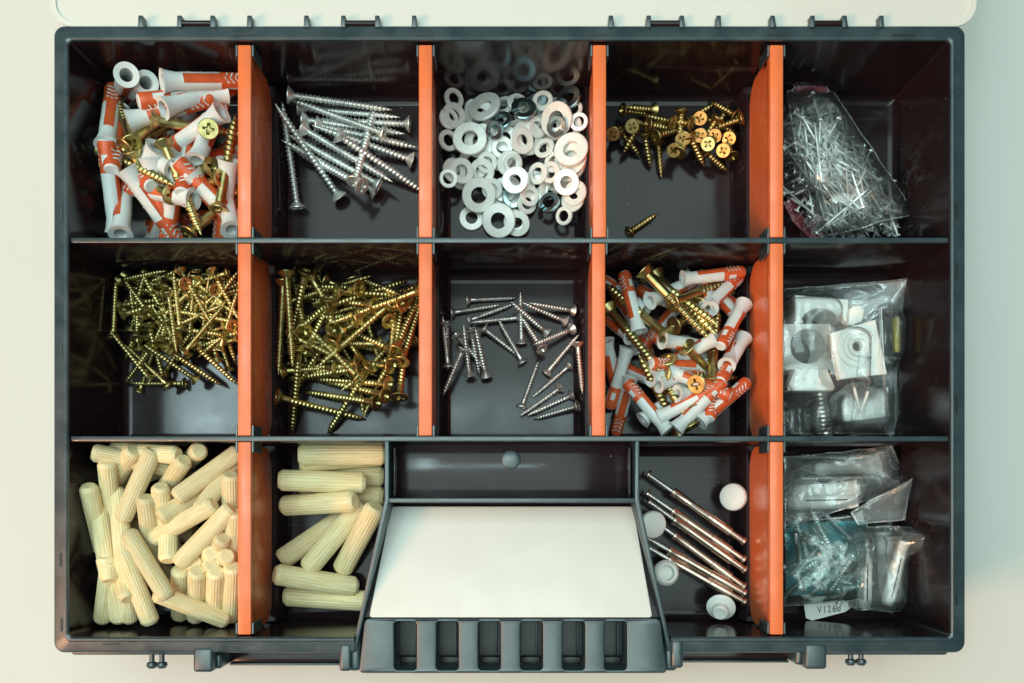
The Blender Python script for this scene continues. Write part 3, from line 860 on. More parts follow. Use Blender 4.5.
# ---- back row, second: long silver screws
ZCAP[0] = ZF + 0.026; PRESS[0] = 96
comp = comp_rect(1, 0)
Z2 = (235, 10, 2.905)
SIL = [
 ((185, 285, 480, 312), 'silver screw with its tip over the dark floor at the upper right, head at left'),
 ((512, 332, 215, 320), 'silver screw with its head touching the right divider at the upper corner of its pile'),
 ((195, 318, 495, 365), 'silver screw buried mid pile, its tip just right of a blue head'),
 ((250, 352, 525, 398), 'silver screw running under the right divider edge between two right-hand heads'),
 ((520, 438, 235, 362), 'silver screw whose head is the lowest of those touching the right divider'),
 ((412, 352, 180, 268), 'silver screw with its blue head amid the pile pointing left'),
 ((170, 244, 440, 285), 'topmost silver screw at the back of its pile, head at far left'),
 ((375, 515, 155, 392), 'silver screw low in the pile with its tip nearest the left ridge'),
 ((388, 492, 185, 378), 'silver screw just above the lowest head of its pile'),
 ((388, 550, 200, 400), 'silver screw with the lowest head in its pile, slot facing the viewer'),
 ((200, 346, 455, 498), 'silver screw slanting down right from the left heads, lying over others'),
 ((300, 362, 492, 498), 'silver screw with its tip lowest right over bare floor'),
 ((288, 534, 116, 284), 'silver screw slanting from upper left, alone along the left edge of its pile'),
 ((348, 487, 408, 256), 'silver screw lying on top across the others, tip to the back wall'),
]
lay(K_SILVER, zpx([(130, 515, 134, 322)], *Z2)[0], comp, 'lone silver screw lying by the orange divider on the sloping ridge', 'screw', 'long silver screws')
for it, lb in SIL:
    lay(K_SILVER, zpx([it], *Z2)[0], comp, lb, 'screw', 'long silver screws')

# ---- middle row, third: scattered nickel screws
ZCAP[0] = ZF + 0.02; PRESS[0] = 100
comp = comp_rect(2, 1)
Z8 = (415, 230, 3.175)
NIK = [(165, 222, 320, 216), (115, 263, 270, 238), (185, 282, 300, 240), (318, 280, 195, 292), (85, 412, 78, 305), (100, 293, 105, 410), (135, 380, 72, 520),
       (170, 445, 160, 330), (178, 318, 205, 460), (225, 462, 193, 318), (130, 330, 208, 425), (230, 325, 330, 400), (335, 395, 272, 298), (338, 345, 335, 212),
       (410, 320, 315, 235), (405, 380, 350, 300), (465, 285, 355, 235), (497, 255, 370, 232), (512, 308, 365, 370), (420, 452, 518, 335), (518, 378, 530, 500),
       (490, 432, 375, 530), (345, 545, 385, 435), (450, 510, 348, 580), (488, 530, 370, 585), (520, 558, 375, 602)]
NLAB = ['nickel screw lying level, topmost of the scatter near the back wall', 'nickel screw just below the topmost, head at left', 'nickel screw with raised coppery head, third down at upper left',
        'nickel screw pointing left with its head left of the upright one', 'leftmost nickel screw beside the left divider, head towards the viewer', 'nickel screw by the left divider with head at its upper end',
        'nickel screw slanting to the lower left corner, tip at the left divider', 'nickel screw in the left bunch, lowest head but one', 'nickel screw in the left bunch with its head at the top',
        'nickel screw in the left bunch with the lowest head', 'nickel screw slanting over the left bunch, coppery head upper left', 'nickel screw in the centre with its head upper left',
        'nickel screw in the centre with head meeting another tip', 'nickel screw standing straight up the picture, tip to the back wall', 'nickel screw with its head right of the upright one',
        'nickel screw with its slotted head facing front, right of centre', 'nickel screw with tip left, second from upper right corner', 'nickel screw nearest the upper right corner', 
        'nickel screw slanting from right-hand head down to the centre', 'nickel screw with head low left and tip at the right divider', 'nickel screw pointing down beside the right divider',
        'uppermost of the four parallel nickel screws at lower right', 'nickel screw left of the four parallel ones, tip upward', 'second of the four parallel nickel screws at lower right',
        'third of the four parallel nickel screws at lower right', 'lowest of the four parallel nickel screws, nearest the front wall']
for it, lb in zip(zpx(NIK, *Z8), NLAB):
    lay(K_NICKEL, it, comp, lb, 'screw', 'scattered nickel screws')

# ---- back row, fourth: short brass screws
ZCAP[0] = ZF + 0.02; PRESS[0] = 92
comp = comp_rect(3, 0)
A1 = zpx([(130, 150, 265, 190), (370, 150, 165, 128), (110, 300, 195, 440), (270, 240, 200, 380), (300, 325, 325, 525), (405, 425, 425, 640),
          (320, 260, 480, 300), (525, 245, 365, 232), (380, 355, 490, 335), (580, 140, 565, 290),
          (205, 275, 195, 300, 57), (60, 335, 62, 365, 54), (520, 460, 515, 490, 54), (585, 375, 580, 400, 57)], 605, 90, 7.59)
A2 = zpx([(55, 140, 30, 290), (130, 150, 285, 90), (355, 190, 425, 45), (470, 175, 385, 175), (225, 465, 325, 580), (110, 340, 135, 460), (460, 470, 400, 350),
          (130, 260, 60, 295), (420, 220, 480, 300), (30, 480, 75, 410), (330, 205, 205, 400), (545, 215, 330, 300),
          (190, 215, 195, 240, 56), (65, 370, 70, 395, 58), (190, 345, 185, 370, 56), (515, 370, 510, 400, 54), (365, 460, 360, 490, 56), (300, 350, 280, 400, 55), (250, 410, 240, 440, 70)], 675, 90, 7.59)
reg = (605, 95, 755, 175)
for it in A1 + A2:
    st = len(it) > 4
    lb = heap_label('short brass screw', it[:4], reg, 'the short-screw heap')
    if st: lb = f'short brass screw standing on its tip at {where(it[0], it[1], reg)} of the short-screw heap'
    lay(K_SHORT, it, comp, lb, 'screw', 'short brass screws')
lay(K_SHORT, (633, 230, 654, 216), comp, 'lone short brass screw far in front of its heap', 'screw', 'short brass screws')

# ---- middle row, first: heap of small yellow screws
ZCAP[0] = ZF + 0.024; PRESS[0] = 85
comp = comp_rect(0, 1)
POLY = [(118, 272), (232, 268), (232, 335), (200, 355), (150, 368), (128, 350)]
fill(K_YEL, 62, POLY, comp, ('small yellow screw', 'the leftmost middle heap'), 'screw', 'small yellow screws')
Z6 = (50, 230, 3.175)
YEL = [(390, 488, 235, 487), (215, 240, 330, 235), (225, 270, 340, 250), (320, 190, 420, 235), (525, 190, 528, 200, 's'), (590, 325, 470, 375), (590, 345, 480, 385), (515, 240, 590, 150),
       (480, 190, 590, 140), (490, 215, 590, 205), (345, 165, 450, 225), (400, 300, 530, 250), (570, 260, 600, 190), (560, 305, 450, 345), (215, 160, 350, 130), (430, 142, 548, 113),
       (200, 318, 217, 180), (248, 275, 198, 408), (272, 218, 192, 105), (350, 362, 385, 270), (370, 382, 430, 300), (312, 302, 362, 472), (335, 475, 262, 380), (290, 462, 240, 345),
       (250, 370, 220, 442), (435, 464, 345, 385), (380, 385, 478, 446), (455, 362, 516, 408), (375, 292, 303, 145), (410, 272, 394, 132), (458, 148, 443, 335), (300, 357, 243, 208), (440, 374, 534, 258), (255, 320, 250, 330, 's'), (430, 160, 435, 170, 's'), (580, 305, 570, 310, 's')]
for it in zpx(YEL, *Z6):
    lay(K_YEL, it, comp, heap_label('small yellow screw', it, (105, 255, 238, 390), 'the leftmost middle heap'), 'screw', 'small yellow screws')

# ---- middle row, second: heap of long yellow screws
ZCAP[0] = ZF + 0.027; PRESS[0] = 85
comp = comp_rect(1, 1)
POLY = [(285, 285), (405, 280), (405, 370), (370, 385), (300, 380)]
fill(K_LONG, 28, POLY, comp, ('long yellow screw', 'the second middle heap'), 'screw', 'long yellow screws')
LNG = [(130, 530, 335, 583), (205, 440, 205, 597, 25), (430, 545, 235, 518), (460, 520, 265, 475), (490, 490, 300, 480), (400, 440, 215, 472), (265, 418, 125, 467), (120, 160, 105, 462),
       (190, 128, 190, 250, 30), (162, 122, 184, 446), (225, 165, 292, 82), (215, 185, 110, 195), (310, 150, 396, 68), (445, 240, 330, 240), (450, 195, 560, 220), (275, 275, 195, 292),
       (510, 385, 350, 318), (300, 215, 325, 320), (180, 270, 300, 190), (310, 320, 290, 398), (310, 212, 528, 148), (380, 172, 528, 112), (530, 235, 385, 298), (555, 205, 350, 285),
       (505, 425, 532, 235), (500, 432, 218, 400), (520, 572, 552, 245), (430, 440, 330, 612), (545, 165, 585, 120), (565, 420, 590, 395),
       (220, 320, 240, 315, 's'), (490, 290, 492, 300, 's'), (320, 162, 322, 150, 's'), (550, 200, 545, 215, 's'), (285, 440, 275, 450, 's'), (335, 235, 345, 235, 's')]
for it in zpx(LNG, 235, 230, 3.175):
    lay(K_LONG, it, comp, heap_label('long yellow screw', it, (268, 250, 420, 425), 'the second middle heap'), 'screw', 'long yellow screws')

# ---- back row, first: large plugs and chunky screws
ZCAP[0] = RIM - 0.010; PRESS[0] = 88
comp = comp_rect(0, 0)
POLY = [(112, 120), (222, 115), (222, 215), (112, 215)]
fill(K_PLUG, 14, POLY, comp, ('grey-red plug', 'the back left heap'), 'wall plug', 'large wall plugs')
fill(K_FAT, 5, POLY, comp, ('chunky yellow screw', 'the back left heap'), 'screw', 'chunky screws among the large plugs')
Z1 = (50, 10, 2.905)
PLG = [('p', 200, 280, 180, 480), ('p', 205, 665, 232, 560), ('p', 190, 400, 138, 522), ('p', 410, 580, 485, 660), ('p', 290, 460, 348, 655), ('p', 530, 640, 512, 520), ('p', 520, 470, 535, 580),
       ('s', 470, 455, 400, 505), ('s', 500, 490, 400, 545), ('s', 240, 480, 322, 618), ('p', 220, 530, 325, 660), ('p', 500, 295, 420, 380, 20), ('s', 485, 610, 543, 275), ('p', 425, 440, 490, 330), ('p', 375, 490, 378, 628),
       ('p', 135, 390, 150, 172), ('p', 165, 618, 216, 430), ('s', 340, 320, 432, 372), ('p', 280, 205, 290, 270, 'z', RIM - 0.016, 55), ('p', 325, 175, 425, 205, 'z', RIM - 0.013, 36), ('p', 380, 165, 512, 197, 'z', RIM - 0.012, 28),
       ('s', 208, 248, 250, 275, 30), ('p', 360, 465, 255, 415, 20), ('p', 510, 230, 250, 268), ('p', 225, 325, 487, 268), ('s', 215, 400, 352, 330), ('p', 222, 145, 208, 205, 'z', RIM - 0.009, 62), ('s', 460, 345, 450, 360, 'z', RIM - 0.012, 66)]
for it in PLG:
    q = zpx([it[1:]], *Z1)[0]
    if it[0] == 'p': lay(K_PLUG, q, comp, heap_label('grey and red wall plug', q, (80, 45, 238, 238), 'the back left heap'), 'wall plug', 'large wall plugs')
    else: lay(K_FAT, q, comp, heap_label('chunky yellow screw', q, (80, 45, 238, 238), 'the back left heap'), 'screw', 'chunky screws among the large plugs')

# ---- middle row, fourth: small plugs and chunky screws
ZCAP[0] = ZF + 0.038; PRESS[0] = 88
comp = comp_rect(3, 1)
POLY = [(615, 275), (745, 275), (745, 380), (700, 410), (620, 410)]
fill(K_PLUGS, 16, POLY, comp, ('small grey-red plug', 'the fourth middle heap'), 'wall plug', 'small wall plugs')
fill(K_FAT, 5, POLY, comp, ('chunky yellow screw', 'the fourth middle heap'), 'screw', 'chunky screws among the small plugs')
PL2 = [('p', 110, 205, 50, 180), ('p', 190, 225, 250, 205), ('p', 50, 350, 60, 430), ('s', 465, 455, 520, 472), ('s', 245, 510, 240, 605, 40), ('p', 190, 470, 300, 450), ('p', 275, 520, 375, 525), ('p', 450, 200, 527, 125),
       ('s', 410, 232, 535, 188), ('s', 380, 370, 408, 445, 35), ('p', 155, 240, 108, 100), ('p', 120, 375, 62, 565), ('p', 130, 470, 82, 645), ('p', 225, 635, 140, 500), ('p', 245, 582, 370, 520), ('p', 292, 612, 405, 500),
       ('p', 355, 605, 495, 485), ('p', 230, 350, 345, 372), ('p', 365, 432, 190, 424), ('p', 215, 490, 335, 452), ('p', 405, 342, 295, 402), ('p', 300, 122, 498, 98), ('p', 520, 218, 423, 388), ('p', 515, 312, 400, 512),
       ('p', 500, 430, 506, 380, 45), ('s', 200, 335, 60, 232), ('s', 68, 250, 216, 438), ('s', 215, 128, 352, 312), ('s', 215, 105, 397, 292), ('s', 185, 145, 367, 332), ('p', 105, 340, 80, 350, 's'), ('p', 380, 225, 360, 190, 's'),
       ('s', 385, 160, 400, 158, 's'), ('s', 265, 305, 275, 310, 's'), ('s', 345, 490, 355, 490, 's'), ('s', 425, 275, 440, 270, 's')]
for it in PL2:
    q = zpx([it[1:]], 590, 230, 3.175)[0]
    if it[0] == 'p': lay(K_PLUGS, q, comp, heap_label('small grey and red plug', q, (608, 250, 752, 436), 'the fourth middle heap'), 'wall plug', 'small wall plugs')
    else: lay(K_FAT, q, comp, heap_label('chunky yellow screw', q, (608, 250, 752, 436), 'the fourth middle heap'), 'screw', 'chunky screws among the small plugs')

# ---- front row, first: dowel heap
ZCAP[0] = RIM - 0.007; PRESS[0] = 95
comp = comp_rect(0, 2)
POLY = [(112, 470), (225, 465), (225, 590), (110, 590)]
fill(K_DOWEL, 16, POLY, comp, ('pale fluted dowel', 'the front left heap'), 'dowel', 'small wooden dowels')
Z3 = (40, 430, 2.7)
DOW = [(140, 60, 225, 75, 20), (245, 50, 222, 120, 35), (375, 50, 285, 45, 15), (430, 55, 432, 80, 60), (160, 430, 166, 520), (225, 395, 248, 525), (130, 150, 175, 212, 30), (180, 85, 212, 170, 30), (390, 80, 362, 150, 35),
       (415, 358, 418, 375, 62), (465, 332, 466, 350, 62), (505, 340, 506, 360, 62), (465, 362, 464, 380, 62), (495, 290, 508, 320, 40), (515, 120, 528, 235), (525, 220, 530, 340), (520, 385, 515, 525, 38),
       (378, 380, 375, 520, 42), (425, 397, 422, 520, 42), (475, 393, 468, 525, 42), (175, 400, 216, 532), (310, 505, 402, 522), (345, 355, 368, 285, 25), (205, 168, 226, 348), (285, 180, 312, 298), (325, 150, 355, 210, 30), (160, 215, 187, 402),
       (228, 360, 297, 532), (320, 238, 458, 162), (430, 202, 522, 88), (312, 292, 465, 203), (240, 288, 338, 442), (390, 345, 502, 228), (302, 62, 225, 236), (372, 165, 528, 48)]
for it in zpx(DOW, *Z3):
    lay(K_DOWEL, it, comp, heap_label('pale fluted dowel', it[:4], (78, 440, 238, 632), 'the front left heap'), 'dowel', 'small wooden dowels')

# ---- front row, second: larger dowels
ZCAP[0] = ZF + 0.030; PRESS[0] = 97
comp = comp_rect(1, 2)
Z4 = (230, 430, 2.7)
BIG = [((200, 165, 408, 180), 'large dowel lying level under two others, third from the back wall'),
       ((197, 118, 408, 124), 'large dowel lying level, second from the back wall'),
       ((195, 75, 408, 56), 'large dowel lying level closest to the back wall'),
       ((100, 447, 330, 462), 'large dowel lying on the floor nearest the front wall'),
       ((110, 348, 288, 228), 'leftmost of the three slanting large dowels'),
       ((212, 372, 352, 205), 'middle one of the three slanting large dowels'),
       ((292, 387, 400, 200), 'rightmost slanting large dowel beside the handle bay wall'),
       ((196, 45, 408, 45), 'large dowel lying level on top against the back wall'),
       ((130, 135, 366, 143), 'large dowel lying on top of the level ones, shifted left, upper of two'),
       ((104, 205, 322, 192), 'large dowel lying on top of the level ones, lower of two, nearest left'),
       ((97, 388, 328, 425), 'large dowel resting on the front one, tilted slightly')]
for it, lb in BIG:
    lay(K_DOWEL_BIG, zpx([it], *Z4)[0], comp, lb, 'dowel', 'large wooden dowels')

# ---- back row, third: washers
comp = comp_rect(2, 0)
def washer_mesh(ro, ri, t, name, split=False):
    n = 36; v, f = [], []
    ch = t * 0.22
    prof = [(ri, 0), (ri, t), (ri + ch * .3, t), (ro - ch, t), (ro, t - ch), (ro, ch), (ro - ch, 0)]
    m = len(prof); last = n if not split else n - 1
    for k in range(n):
        a = 2 * PI * k / n
        lift = (t * 0.9) * k / n if split else 0
        v += [(r * math.cos(a), r * math.sin(a), z + lift) for r, z in prof]
    for k in range(last):
        k2 = (k + 1) % n
        for i in range(m):
            i2 = (i + 1) % m
            f.append((k * m + i, k2 * m + i, k2 * m + i2, k * m + i2))
    if split:
        f.append(tuple(range(m))); f.append(tuple(range((n - 1) * m, n * m))[::-1])
    me = mesh_from(name, v, f)
    bm = bmesh.new(); bm.from_mesh(me); bmesh.ops.recalc_face_normals(bm, faces=bm.faces[:]); bm.to_mesh(me); bm.free()
    return smooth_by_angle(me, 35)
WM = {}
def washer_type(D, hole, kind):
    key = (D, hole, kind)
    if key not in WM:
        WM[key] = washer_mesh(D / 2, hole / 2, 0.0021 if kind == 'lock' else (0.0016 if D > 0.013 else 0.0012), 'washer', kind == 'lock')
    return WM[key]
TILT = [(a, b) for a in np.linspace(-0.6, 0.6, 13) for b in np.linspace(-0.6, 0.6, 13) if a * a + b * b < 0.4]
def rest_washer(px_, py_, D, hole, t, comp, force=None):
    ro = D / 2; z = ZF + 0.006
    ang = np.linspace(0, 2 * PI, 28, endpoint=False)
    rr = np.array([hole / 2, (hole / 2 + ro) / 2, ro])
    dx = (rr[:, None] * np.cos(ang)).ravel(); dy = (rr[:, None] * np.sin(ang)).ravel()
    for _ in range(3):
        p = W(px_, py_, z)
        x = min(max(p.x, comp[0] + ro * 0.97), comp[1] - ro * 0.97); y = min(max(p.y, comp[2] + ro * 0.97), comp[3] - ro * 0.97)
        h = hsample(x + dx, y + dy)
        best = None
        for a, b in (TILT if force is None else [force]):
            zc = float(np.max(h - a * dx - b * dy))
            sc_ = zc + 0.0012 * (a * a + b * b)
            if best is None or sc_ < best[0]: best = (sc_, zc, a, b)
        _, zc, a, b = best; z = zc
    # deposit
    i0, i1 = int((x - ro - GX0) / RES), int((x + ro - GX0) / RES) + 2
    j0, j1 = int((y - ro - GY0) / RES), int((y + ro - GY0) / RES) + 2
    X, Y = np.meshgrid(gx[i0:i1] - x, gy[j0:j1] - y)
    d = np.hypot(X, Y)
    top = zc + a * X + b * Y + t * 1.02
    HF[j0:j1, i0:i1] = np.where((d < ro) & (d > hole / 2), np.maximum(HF[j0:j1, i0:i1], top), HF[j0:j1, i0:i1])
    return Vector((x, y, zc)), Vector((-a, -b, 1)).normalized()
def washer(px_, py_, D, hole, kind, label, force=None):
    t = 0.0021 if kind == 'lock' else (0.0016 if D > 0.013 else 0.0012)
    loc, nrm = rest_washer(px_, py_, D, hole, t * (1.5 if kind == 'lock' else 1), comp, force)
    o = obj('spring_washer' if kind == 'lock' else 'steel_washer', washer_type(D, hole, kind), M['blue_zinc'] if kind == 'lock' else M['zinc_bright'])
    o.rotation_mode = 'QUATERNION'; o.rotation_quaternion = nrm.to_track_quat('Z', 'Y') @ Quaternion((0, 0, 1), random.uniform(0, 6.28)); o.location = loc + nrm * 0.00005
    return tag(o, label, 'washer', 'washers in the back row')
BIGW, MIDW, SMW, TINY = (0.0165, 0.0078), (0.0122, 0.0060), (0.0102, 0.0056), (0.0088, 0.0052)
regw = (440, 85, 592, 238)
POLYW = [(455, 110), (575, 105), (580, 190), (530, 215), (500, 205), (460, 185)]
k = 0
while k < 26:
    x, y = random.uniform(450, 585), random.uniform(100, 215)
    if not in_poly(x, y, POLYW): continue
    D, h = random.choice([BIGW, MIDW, MIDW, SMW])
    washer(x, y, D, h, 'flat', f'bright steel washer half covered at {where(x, y, regw)} of the washer pile'); k += 1
def zs(L, ox, oy, s): return [(a / s + ox, b / s + oy, D, k) for a, b, D, k in L]
WL = (zs([(140, 160, SMW, 0), (100, 335, SMW, 0), (520, 200, SMW, 0), (610, 170, TINY, 0), (340, 320, BIGW, 0), (350, 505, BIGW, 0), (90, 500, SMW, 0), (515, 375, SMW, 1), (510, 560, SMW, 0), (470, 420, TINY, 1)], 435, 75, 7.59)
      + zs([(60, 170, TINY, 0), (210, 140, SMW, 1), (370, 230, SMW, 0), (490, 270, TINY, 0), (530, 360, TINY, 0), (200, 400, SMW, 0), (560, 640, BIGW, 0), (460, 120, MIDW, 1), (250, 200, SMW, 0), (85, 500, MIDW, 0)], 510, 75, 7.59)
      + zs([(150, 130, MIDW, 0), (420, 60, SMW, 0), (380, 130, MIDW, 0), (460, 270, SMW, 0), (650, 540, MIDW, 0), (600, 75, MIDW, 0), (620, 350, SMW, 1), (295, 510, MIDW, 0), (210, 130, MIDW, 0), (105, 190, TINY, 0)], 435, 155, 8.035)
      + zs([(510, 360, MIDW, 0), (130, 390, SMW, 0), (150, 330, SMW, 0), (360, 60, SMW, 0), (310, 270, SMW, 0), (330, 140, SMW, 0), (230, 150, SMW, 0), (540, 310, MIDW, 0), (430, 540, TINY, 0), (60, 550, MIDW, 0), (20, 60, TINY, 0), (330, 400, SMW, 1), (50, 200, MIDW, 0), (455, 220, MIDW, 0)], 510, 155, 8.035)
      + zs([(350, 320, BIGW, 0), (515, 525, BIGW, 0), (640, 210, MIDW, 0)], 435, 155, 8.035)
      + zs([(140, 310, MIDW, 0), (380, 240, BIGW, 0), (265, 490, BIGW, 0)], 435, 75, 7.59)
      + zs([(105, 280, MIDW, 1), (360, 340, BIGW, 0), (370, 395, SMW, 1), (265, 560, SMW, 0), (480, 570, BIGW, 0)], 510, 75, 7.59))
for px_, py_, (D, h), lock in WL:
    size = 'large' if D > 0.015 else ('medium' if D > 0.011 else ('small' if D > 0.0095 else 'tiny'))
    kd = 'blue-tinted spring washer' if lock else 'bright flat steel washer'
    washer(px_, py_, D, h, 'lock' if lock else 'flat', f'{size} {kd} at {where(px_, py_, regw)} of the washer pile')

# ---- front row, third: slim metal anchors and white caps
ZCAP[0] = ZF + 0.02; PRESS[0] = 100
comp = comp_rect(3, 2)
def anchor_kind():
    L = 0.0565
    root = empty('metal_anchor')
    nm = M['copper_nickel']
    obj('end_nut', lathe([(0, 0), (0.0017, 0), (0.0021, -0.0004), (0.0021, -0.0016), (0.0015, -0.0019), (0.0015, -0.0085), (0, -0.0085)], 18, 'end_nut'), nm, root)
    sl = obj('sleeve', lathe([(0.0013, -0.0080), (0.0022, -0.0083), (0.0022, -0.0190), (0.0019, -0.0192), (0.0019, -0.0330), (0.0022, -0.0332), (0.0022, -0.0395), (0.00245, -0.0400), (0.00245, -0.0415), (0.0014, -0.0418)], 20, 'sleeve'), nm, root)
    obj('shank', thread_mesh(L - 0.0012, 0.0410, 0.00105, 0.00125, 0.0011, 0, 0.0002, 'shank', 10, 4), M['nickel'], root)
    obj('head', lathe([(0.0010, -L + 0.0016), (0.0024, -L + 0.0011), (0.0025, -L + 0.0004), (0.0020, -L), (0, -L)], 18, 'head'), nm, root)
    for s in (0, 1):
        me = box_mesh(-0.00022, 0.00022, (0.00175 if s else -0.00208), (0.00208 if s else -0.00175), -0.031, -0.021, 0, 'sleeve_slit')
        obj('sleeve_slit', me, M['cavity'], sl)
    return {'name': 'metal_anchor', 'root': root, 'L': L, 'used': False, 'prof': [(0, 0.0021), (0.72, 0.0022), (0.76, 0.0013), (0.96, 0.0013), (0.98, 0.0025), (1, 0.0024)]}
K_ANCH = anchor_kind()
Z7 = (640, 460, 4.017)
ANC = [((428, 330, 35, 55), 'uppermost slim metal anchor, its flat head at upper left'),
       ((430, 385, 85, 150), 'slim metal anchor second from the top of the fan'),
       ((428, 437, 55, 172), 'slim metal anchor third from the top of the fan'),
       ((428, 492, 90, 245), 'slim metal anchor fourth from the top of the fan'),
       ((420, 522, 55, 315), 'slim metal anchor fifth from the top, second from the front'),
       ((400, 556, 38, 352), 'lowest slim metal anchor, nearest the mushroom-shaped white cap')]
for it, lb in ANC:
    h, t = rest(K_ANCH, zpx([it], *Z7)[0], comp, maxslope=0.08)
    o = spawn(K_ANCH); place(o, h, t); tag(o, lb, 'anchor', 'slim metal anchors')
def cap_thing(px_, py_, prof, label, flip=False, zoff=0.0, extra=None, tiltv=None):
    loc, nrm = rest_washer(px_, py_, 0.0132, 0.004, 0.003, (comp[0] - 0.004, comp[1], comp[2], comp[3]))
    o = empty('cover_cap', loc + Vector((0, 0, 0.0002 + zoff))); tag(o, label, 'cap', 'white cover caps')
    o.rotation_euler = nrm.to_track_quat('Z', 'Y').to_euler()
    obj('cap_disc', lathe(prof, 36, 'cap_disc'), M['white'], o)
    if extra: obj('cap_stem', lathe(extra, 30, 'cap_stem'), M['white'], o)
    if tiltv: o.rotation_euler = tiltv
    return o
dome = [(0.0056, 0), (0.0066, 0.0004), (0.0067, 0.0014), (0.0062, 0.0024), (0.0048, 0.0031), (0.0025, 0.0034), (0, 0.0035)]
cap_thing(735, 497, dome, 'round white cap lying dome up beside the orange divider')
cap_thing(651, 524, dome, 'round white cap half hidden under the handle bay wall', zoff=0.0022, tiltv=(R(10), R(14), 0))
cup = [(0, 0.0008), (0.0034, 0.0008), (0.0037, 0.0044), (0.0046, 0.0046), (0.0058, 0.0036), (0.0063, 0.0020), (0.0060, 0.0008), (0.0052, 0)]
cap_thing(664.5, 573, cup, 'white cap with its hollow cup facing up near the bay wall', tiltv=(R(-6), R(5), 0), zoff=0.0006)
cap_thing(721, 606, [(0, 0), (0.0058, 0), (0.0068, 0.0006), (0.0068, 0.0013), (0.0055, 0.0020), (0.0040, 0.0022), (0, 0.0022)], 'mushroom-shaped white cap standing stem up near the front wall',
          extra=[(0.0036, 0.0021), (0.0037, 0.0062), (0.0031, 0.0068), (0.0026, 0.0067), (0, 0.0062)])

# ------------------------------------------------------------------ plastic bags
def bag_sheet(name, quad, mat, base, amp=0.0012, nu=60, nv=60, seed=0.0, pad=0.0010, rad=8, blur=34, bulge=0.004, freq=(40, 90), edge_wob=1.5, parent=None, lift_corner=None, both=True):
    """quad: pixel corners TL,TR,BR,BL. The upper film drapes over what lies in the height field; the lower film lies on the floor."""
    sm = HF.copy()
    for _ in range(rad):
        s = sm.copy()
        s[1:] = np.maximum(s[1:], sm[:-1]); s[:-1] = np.maximum(s[:-1], sm[1:]); s[:, 1:] = np.maximum(s[:, 1:], sm[:, :-1]); s[:, :-1] = np.maximum(s[:, :-1], sm[:, 1:])
        sm = s
    for _ in range(blur):
        sm = (sm + np.roll(sm, 1, 0) + np.roll(sm, -1, 0) + np.roll(sm, 1, 1) + np.roll(sm, -1, 1)) / 5
    v, f = [], []
    TL, TR, BR, BL = [Vector(q) for q in quad]
    top = []
    for j in range(nv + 1):
        for i in range(nu + 1):
            u, w = i / nu, j / nv
            p = (TL * (1 - u) + TR * u) * (1 - w) + (BL * (1 - u) + BR * u) * w
            wob = edge_wob * noise.noise((p.x * 0.05 + seed, p.y * 0.05, 3.1))
            p = p + Vector((wob, edge_wob * noise.noise((p.x * 0.05, p.y * 0.05 + seed, 7.7))))
            e = min(u, 1 - u, w, 1 - w)
            ed = min(1.0, e / 0.14); pin = ed * ed * (3 - 2 * ed)
            z = ZF + 0.01
            for _ in range(2):
                q = W(p.x, p.y, z)
                ix = min(max(int((q.x - GX0) / RES), 0), GNX - 1); iy = min(max(int((q.y - GY0) / RES), 0), GNY - 1)
                hz_ = float(sm[iy, ix])
                a = noise.noise((q.x * freq[0] + seed, q.y * freq[1], seed)); b = noise.noise((q.x * freq[1] * 1.7, q.y * freq[0] * 1.7 + seed, 2.0))
                c = abs(noise.noise((q.x * 130 + seed, q.y * 130, 5.0)))
                wr = amp * (a + 0.6 * b) + amp * 0.9 * (0.35 - c)
                zt = hz_ + pad + bulge * pin + wr * (0.5 + 0.5 * pin)
                zb_ = max(base, ZF + 0.0006)
                if lift_corner:
                    lu, lw, lh, lr = lift_corner
                    dd = math.hypot(u - lu, w - lw)
                    if dd < lr: zb_ += lh * (1 - dd / lr) ** 1.5; zt += lh * (1 - dd / lr) ** 1.5
                z = max(zt, zb_ + 0.0003 + 0.0012 * pin)
            top.append((W(p.x, p.y, z), zb_))
    for q, _ in top: v.append(tuple(q))
    n1 = nu + 1
    for j in range(nv):
        for i in range(nu):
            f.append((j * n1 + i, (j + 1) * n1 + i, (j + 1) * n1 + i + 1, j * n1 + i + 1))
    if both:
        off = len(v)
        for k, (q, zb_) in enumerate(top):
            j, i = divmod(k, n1)
            v.append((q.x, q.y, zb_ if 0 < i < nu and 0 < j < nv else min(q.z - 0.0002, zb_ + 0.0004)))
        for j in range(nv):
            for i in range(nu):
                f.append((off + j * n1 + i, off + j * n1 + i + 1, off + (j + 1) * n1 + i + 1, off + (j + 1) * n1 + i))
        border = [i for i in range(n1)] + [j * n1 + nu for j in range(1, nv + 1)] + [nv * n1 + i for i in range(nu - 1, -1, -1)] + [j * n1 for j in range(nv - 1, 0, -1)]
        for a, b in zip(border, border[1:] + border[:1]):
            f.append((a, b, off + b, off + a))
    me = mesh_from(name, v, f, True)
    o = obj(name, me, mat, parent)
    # welded border: a narrow cloudy band added as an edge highlight round the film
    bo = [i for i in range(n1)] + [j * n1 + nu for j in range(1, nv + 1)] + [nv * n1 + i for i in range(nu - 1, -1, -1)] + [j * n1 for j in range(nv - 1, 0, -1)]
    cen = sum((Vector(v[i]) for i in bo), Vector()) / len(bo)
    sv, sf = [], []
    for i in bo:
        p = Vector(v[i]); d = (cen - p); d.z = 0; d.normalize()
        sv += [tuple(p + Vector((0, 0, 0.0003))), tuple(p + d * 0.0008 + Vector((0, 0, 0.0005)))]
    m_ = len(bo)
    for k in range(m_): sf.append((2 * k, 2 * k + 1, 2 * ((k + 1) % m_) + 1, 2 * ((k + 1) % m_)))
    w = obj('welded_border_highlight', mesh_from('welded_border_highlight', sv, sf, True), M['weld_highlight']); w.parent = o
    return o
